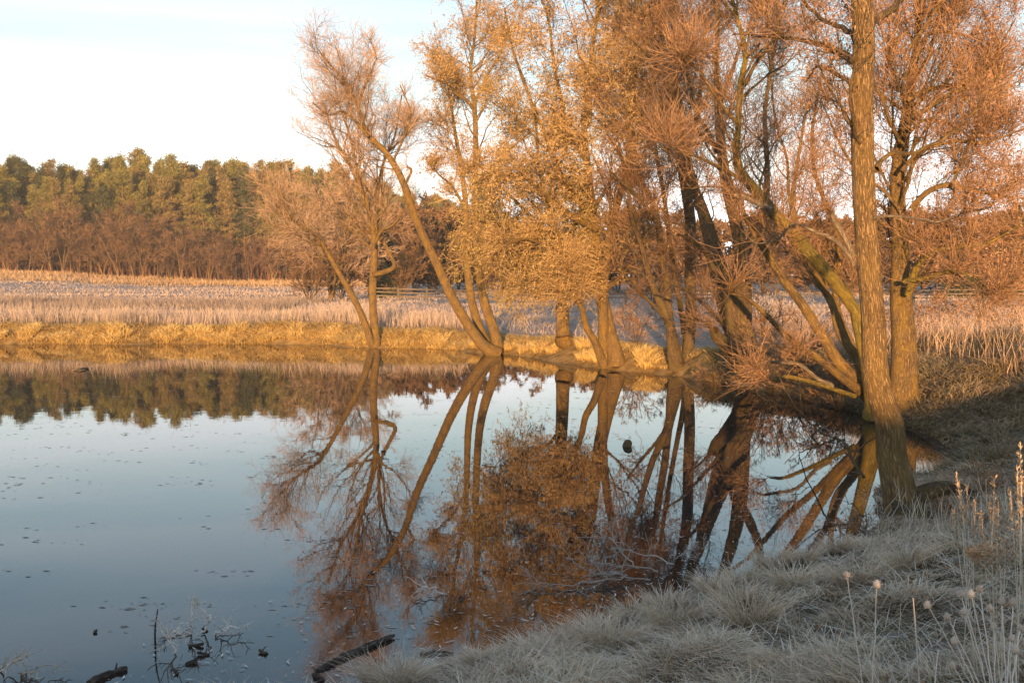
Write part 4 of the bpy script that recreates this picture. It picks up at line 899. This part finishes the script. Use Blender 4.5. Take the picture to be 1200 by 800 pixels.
weed('frosted thistle leaning right beside the right edge', (1180, 800), [(1174,704),(1187,705),(1186,747),(1196,735),(1160,712)], 4.3, hr=.012)
weed('low frosted thistle in the bottom right corner', (1196, 830), [(1116,779),(1190,760),(1204,775)], 3.9, hr=.012)
weed('bare frosted stalks at the bottom edge between the thistles', (1085, 815), [(1012,765),(1040,770),(1070,700),(1100,760)], 4.0, hr=0, name='frosted_weed')
def stalk(label, basepx, tips, Y, group='tall plumed grass stalks at the right'):
    bx = at(basepx[0], basepx[1], Y); b0 = np.array([bx[0], bx[1], hz_at(bx[0], bx[1])])
    root = empty('plumed_grass', tuple(b0), label, 'grass', group)
    for hx, hy in tips:
        tip = at(hx, hy, Y+rng.normal()*.1); P = resample([b0+rng.normal(size=3)*[.03, .03, 0], b0*.45+tip*.55+[rng.normal()*.01, 0, .02], tip], 14)
        g_ = Geo(); g_.tubes(P[None], np.linspace(.0026, .0014, 14)[None], 5)
        lf = 3; ti = rng.integers(2, 8, lf); dl = np.stack([rng.normal(size=lf)*.06, rng.normal(size=lf)*.06, .10+0*ti], -1)
        g_.ribbons(np.stack([P[ti], P[ti]+dl*.6, P[ti]+dl+[0, 0, -.03]], 1), np.tile([.003, .0025, .001], (lf, 1)))
        obj('stem', g_.mesh('stem', origin=b0), M['straw'], root)
        pl = Geo(); nn = 90; k = rng.random(nn); fk = 9.6+k*3.4; ii = np.minimum(fk.astype(int), 12); C = P[ii]*(1-(fk-ii))[:, None]+P[ii+1]*(fk-ii)[:, None]
        pl.leaves(C, .022, up=nrm(tip-b0)*2.2, asp=.28); obj('plume', pl.mesh('plume', False, origin=b0), M['plume'], root)
stalk('plumed grass stalks with sunlit tips, leftmost of the tall tufts at the right', (1148, 648), [(1121,556),(1125,577),(1143,588),(1118,600),(1133,570)], 5.6)
stalk('plumed grass stalks with sunlit tips, next to the tawny plume', (1172, 655), [(1160,582),(1170,592),(1179,604),(1150,598),(1165,560)], 5.4)
stalk('plumed grass stalks with sunlit tips at the right edge', (1204, 640), [(1184,574),(1196,520),(1192,548),(1206,530)], 5.3)
stalk('plumed grass stalks in shade above the low thistle', (1205, 720), [(1197,560),(1190,610),(1208,600)], 4.9)
# tawny feathery plume
bx = at(1178, 700, 5.0); b0 = np.array([bx[0], bx[1], hz_at(bx[0], bx[1])]); root = empty('goldenrod', tuple(b0), 'tawny feathery seed plume nodding left beside the right edge', 'weed')
tip = at(1136, 646, 5.0); P = resample([b0, at(1172, 668, 5.0), at(1158, 648, 5.0), tip], 14); g_ = Geo(); g_.tubes(P[None], np.linspace(.003, .0015, 14)[None], 5); obj('stem', g_.mesh('stem', origin=b0), M['straw'], root)
nn = 1500; ii = rng.integers(5, 14, nn); sg = np.interp(ii, [5, 9, 13], [.05, .035, .012]); C = P[ii]+rng.normal(size=(nn, 3))*sg[:, None]+[0.01, 0, -.01]
g_ = Geo(); g_.leaves(C, .014, up=np.array([-.8, 0, -.2]), asp=.4); obj('plume', g_.mesh('plume', False, origin=b0), M['plume'], root)

# ------------------------------------------------------------------ things in and over the water
def log(label, pts, r, name='driftwood_log', mt='wetwood', cat='log', knots=2):
    pts = [np.array(p) for p in pts]; b0 = pts[0].copy(); P = resample(pts, 22); rr = r*(1-.35*np.linspace(0, 1, 22))*(1+.12*rng.normal(size=22)); rr[0] *= .75; rr[-1] *= .6
    g_ = Geo(); g_.tubes(P[None], rr[None], 10, cap=True, mod=lambda v, a, rad: 1+.13*np.sin(a*3+v*2)+.1*(vnoise(a*3, v*14, 5)-.5))
    o_ = obj(name, g_.mesh(name, origin=b0), M[mt], loc=tuple(b0)); tag(o_, label, cat)
    for k in range(knots):
        g2 = Geo()
        i = rng.integers(5, 18); d = nrm(np.array([rng.normal(), rng.normal(), .8])); Pk = np.array([[P[i], P[i]+d*r*1.8, P[i]+d*r*3.0]]); g2.tubes(Pk, np.array([[r*.4, r*.25, r*.15]]), 5)
        obj('knot', g2.mesh('knot', origin=b0), M[mt], o_)
    return o_
def W(x, y, z=.0): return gnd(x, y, z)
log('dark waterlogged log lying half sunk beside the frosted tussock', [W(372, 786, .0), W(400, 770, .01), W(430, 757, .015), W(462, 744, .02)], .03)
log('short dark log at the bottom edge left of the frosted twigs', [W(104, 800, .0), W(125, 790, .01), W(149, 782, .015)], .03)
log('thin dark stick by the near shore right of the waterlogged log', [W(492, 766, .01), W(515, 764, .01), W(532, 765, .01)], .016, 'floating_stick', cat='stick', knots=1)
log('small dark stick floating below the waterlogged log', [W(368, 790), W(374, 793, .02), W(380, 796)], .024, 'floating_stick', cat='stick', knots=1)
log('thin branch floating far left before the reed reflections', [W(84, 434, .02), W(95, 432, .05), W(104, 431, .02)], .035, 'floating_branch', 'deadwood', 'branch')
b_px = [(183,742,'dark upright stub in the water, left of the frosted twig tangle'),]
log('short dark stub standing upright left of the frosted twig tangle', [W(182, 756, -.05), at(182, 735, W(182,756)[1]), at(185, 713, W(182,756)[1])], .008, 'water_stub', cat='stub')
for i, (x, y, s_, lab) in enumerate([(230,757,.03,'reddish brown chunk floating under the frosted twig tangle'), (238,767,.026,'dark chunk floating right below the frosted twig tangle'), (224,777,.03,'dark chunk lowest under the frosted twig tangle'), (308,765,.03,'small dark snag floating right of the frosted twig tangle'), (240,739,.02,'small dark chunk inside the frosted twig tangle'), (206,789,.022,'flat dark chunk near the bottom edge'), (112,741,.022,'small dark stick floating left of the frosted twig tangle')]):
    p = W(x, y); a = rng.random()*3; d = np.array([math.cos(a), math.sin(a)*.5, 0])*s_*2.0
    log(lab, [p-d, p+[0, 0, .01], p+d+[0, 0, .02]], s_*.6, 'floating_bark', cat='debris', knots=1)
# mossy post end in the water
p = W(735, 523); g_ = Geo(); sp_ = np.array([[p-[0, 0, .2], p+[0, 0, -.01], p+[.01, 0, .03], p+[.03, 0, .06], p+[.05, 0, .085], p+[.06, 0, .10], p+[.065, 0, .102]]])
g_.tubes(sp_, np.array([[.065, .075, .08, .07, .05, .03, .006]]), 28, cap=True, mod=lambda v, a, r_: 1+.14*np.sin(a*3+1+v*4)+.22*(vnoise(a*4+0*v, v*40+0*a, 7)-.5))
o_ = obj('sunken_stump', g_.mesh('sunken_stump', origin=p), M['bark_brown'], loc=tuple(p)); tag(o_, 'small mossy stump breaking the surface in the middle of the pond', 'stump')

def brush(label, base, H, spread, n1, mt, name='fallen_branch', wt=.004, lie=None, cat='branch', L=(5, 4), mains=None, up=.05):
    b0 = np.array(base); root = empty(name, tuple(b0), label, cat)
    Ps, Rs = [], []
    for mn in mains:
        P = resample([np.array(q_) for q_ in mn], 14)+rng.normal(size=(14, 3))*.012*H; Ps.append(P); Rs.append(np.linspace(wt*2.6, wt*.9, 14))
        g_ = Geo(); g_.tubes(P[None], Rs[-1][None], 6); obj('branch', g_.mesh('branch', origin=b0), M[mt], root)
    P1, R1 = spawn(np.array(Ps), np.array(Rs), n1, .1, 1, .8, -.45, .4, 7, .28, (0, 0, up), .7, wt*.8)
    P2, R2 = spawn(P1, R1, L[0], .1, 1, .8, -.5, .4, 5, .3, (0, 0, up), .7, wt*.6)
    for Pk in (P1, P2): Pk[..., 2] = np.maximum(Pk[..., 2], .005+.01*rng.random(Pk.shape[:2]))
    g_ = Geo(); g_.tubes(P1, np.maximum(R1, wt*.7), 4); g_.tubes(P2, np.maximum(R2, wt*.5), 3); obj('twigs', g_.mesh('twigs', origin=b0), M[mt], root, kind='stuff')
    return root
yb = W(690, 688)[1]
brush('white frosted fallen branch sprawling over the dark water before the willows', W(760, 684, .05), 1, 1, 9, 'frost_branch', mains=[
    [W(790, 660, .05), at(760, 650, W(760,664)[1]), at(726, 640, W(730,670)[1]), at(700, 622, W(700,672)[1])],
    [W(770, 668, .05), at(738, 662, W(738,674)[1]), at(700, 660, W(700,676)[1]), at(664, 655, W(660,672)[1])],
    [W(760, 680, .04), at(720, 672, W(720,684)[1]), at(684, 668, W(684,680)[1]), at(655, 640, W(655,672)[1])],
    [W(745, 664, .05), at(722, 640, W(722,662)[1]), at(716, 615, W(716,662)[1])],
    [W(735, 676, .05), at(690, 682, W(690,688)[1]), at(640, 684, W(640,690)[1]), W(604, 684, .03)],
    [W(790, 655, .05), at(808, 645, W(800,655)[1]), at(830, 640, W(830,650)[1])]], wt=.0030, L=(8, 4))
brush('frosted curled twig tangle rising from the water at the lower left', W(232, 745, .0), 1, 1, 8, 'frost', name='twig_tangle', mains=[
    [W(238, 742, .0), at(246, 726, W(238,742)[1]), at(240, 716, W(238,742)[1]), at(226, 704, W(238,742)[1])],
    [W(230, 742, .0), at(216, 742, W(230,742)[1]), at(205, 750, W(230,742)[1]), at(192, 758, W(200,762)[1])],
    [W(250, 744, .0), at(262, 738, W(250,744)[1]), at(276, 734, W(250,744)[1]), at(292, 730, W(250,744)[1])],
    [W(205, 765, .0), at(200, 748, W(205,765)[1]), at(206, 738, W(205,765)[1]), at(222, 728, W(205,765)[1])],
    [W(222, 740, 0), at(224, 722, W(222,740)[1]), at(230, 708, W(222,740)[1]), at(228, 700, W(222,740)[1])]], wt=.0032, L=(3, 3))
brush('sparse dark and frosted twigs poking from the water at the left edge', W(20, 780, 0), 1, 1, 5, 'seed', name='twig_tangle', mains=[
    [W(-8, 800, 0), at(14, 776, W(0,796)[1]), at(36, 768, W(0,790)[1])], [W(20, 792, 0), at(40, 782, W(20,792)[1]), at(74, 778, W(60,786)[1])],
    [W(0, 785, 0), at(24, 770, W(0,785)[1]), at(48, 762, W(30,778)[1])]], wt=.003, L=(3, 3))
brush('frosted stick reaching out of the water beside the leaning tree reflections', W(488, 694, .0), 1, 1, 4, 'frost', name='fallen_twig', mains=[
    [W(520, 696, 0), at(505, 689, W(505,696)[1]), at(492, 690, W(492,696)[1]), W(484, 702, .01)]], wt=.0035, L=(3, 2))
brush('thin dark bare branch trailing in the cove left of the near trunk', W(1000, 548, .3), 1, 1, 4, 'bark_brown', name='fallen_branch', mains=[
    [W(1012, 560, .25), at(985, 515, 15.5), at(962, 522, 16), W(935, 530, .02)]], wt=.008, L=(2, 2))
# floating leaves and flecks of frost on the skin ice
G = Geo(); n = 7000
cx = rng.uniform(-24, 5, 1500); cy = 8+38*rng.random(1500)**1.1; pk = (1500*rng.random(n)**1.15).astype(int)
X = cx[pk]+rng.normal(size=n)*.12*(1+cy[pk]*.035); Yy = cy[pk]+rng.normal(size=n)*.10; k = pond_sd(X, Yy) < -.1; X = X[k]; Yy = Yy[k]; n = len(X)
a = rng.random(n)*3.14; ln = .006+.03*rng.random(n)**2+.0012*Yy*rng.random(n); a = a*.35-.5; ax = np.stack([np.cos(a), np.sin(a)*.6, 0*a], -1)*ln[:, None]*1.2; by = np.stack([-np.sin(a), np.cos(a), 0*a], -1)*(ln*.4)[:, None]
C = np.stack([X, Yy, np.full(n, .003)], -1); V = np.stack([C-ax, C-by, C+ax+[0, 0, .002], C+by+[0, 0, .001]], 1)
at_ = np.stack([np.tile([0, .5, 1, .5], n), np.repeat(rng.random(n), 4), np.zeros(4*n)], -1)
mlv = twig_mat('floating_leaf_litter', (.16, .13, .10), (.46, .40, .35)); me = mesh_np('floating_leaves', V.reshape(-1, 3), np.arange(4*n).reshape(-1, 4), at_, smooth=False)
tag(obj('floating_leaves', me, mlv), 'dead leaves and bits floating scattered over the pond', 'leaves', kind='stuff')
G = Geo(); X = rng.uniform(-3, 5.2, 9000); Yy = rng.uniform(7.5, 15, 9000); d = pond_sd(X, Yy); k = (d < -.03) & (rng.random(9000) < np.exp(d/.8)); X = X[k]; Yy = Yy[k]; n = len(X)
a = rng.random(n)*3.14; ln = .008+.03*rng.random(n)**2; ax = np.stack([np.cos(a), np.sin(a), 0*a], -1)*ln[:, None]; by = np.stack([-np.sin(a), np.cos(a), 0*a], -1)*(ln*.22)[:, None]
C = np.stack([X, Yy, np.full(n, .008)], -1); V = np.stack([C-ax, C-by+[0, 0, .002], C+ax+[0, 0, .006], C+by+[0, 0, .002]], 1)
at_ = np.stack([np.tile([0, .5, 1, .5], n), np.repeat(rng.random(n), 4), np.zeros(4*n)], -1)
me = mesh_np('shore_litter', V.reshape(-1, 3), np.arange(4*n).reshape(-1, 4), at_, smooth=False)
tag(obj('shore_litter', me, M['frost']), 'frosted bits of straw frozen into the skin ice along the near shore', 'litter', kind='stuff')
# dead boughs: remove stray zero-triangle meshes
tot = 0; seen = set()
for o in bpy.data.objects:
    if o.type == 'MESH' and o.data.name not in seen:
        seen.add(o.data.name); tot += sum(1 for _ in ()) + len(o.data.loops)-2*len(o.data.polygons)
print('TRIANGLES', tot)

# ------------------------------------------------------------------ morning air
hb = Geo(); v = [(x, y, z) for z in (-2.2, 34) for y in (-620, 2040) for x in (-1520, 1520)]
hm = mesh_np('haze', v, np.array([(0, 2, 3, 1), (4, 5, 7, 6), (0, 1, 5, 4), (2, 6, 7, 3), (0, 4, 6, 2), (1, 3, 7, 5)]), smooth=False)
m = bpy.data.materials.new('morning_haze'); m.use_nodes = True; t = m.node_tree; t.nodes.clear(); o_ = t.nodes.new('ShaderNodeOutputMaterial')
pv = t.nodes.new('ShaderNodeVolumePrincipled'); pv.inputs['Color'].default_value = (.92, .95, 1, 1); pv.inputs['Density'].default_value = .00034; pv.inputs['Anisotropy'].default_value = 0
t.links.new(pv.outputs[0], o_.inputs['Volume']); h_ = obj('haze', hm, m, kind='stuff'); h_['label'] = 'thin pale morning haze over the pond and field'; h_['category'] = 'haze'
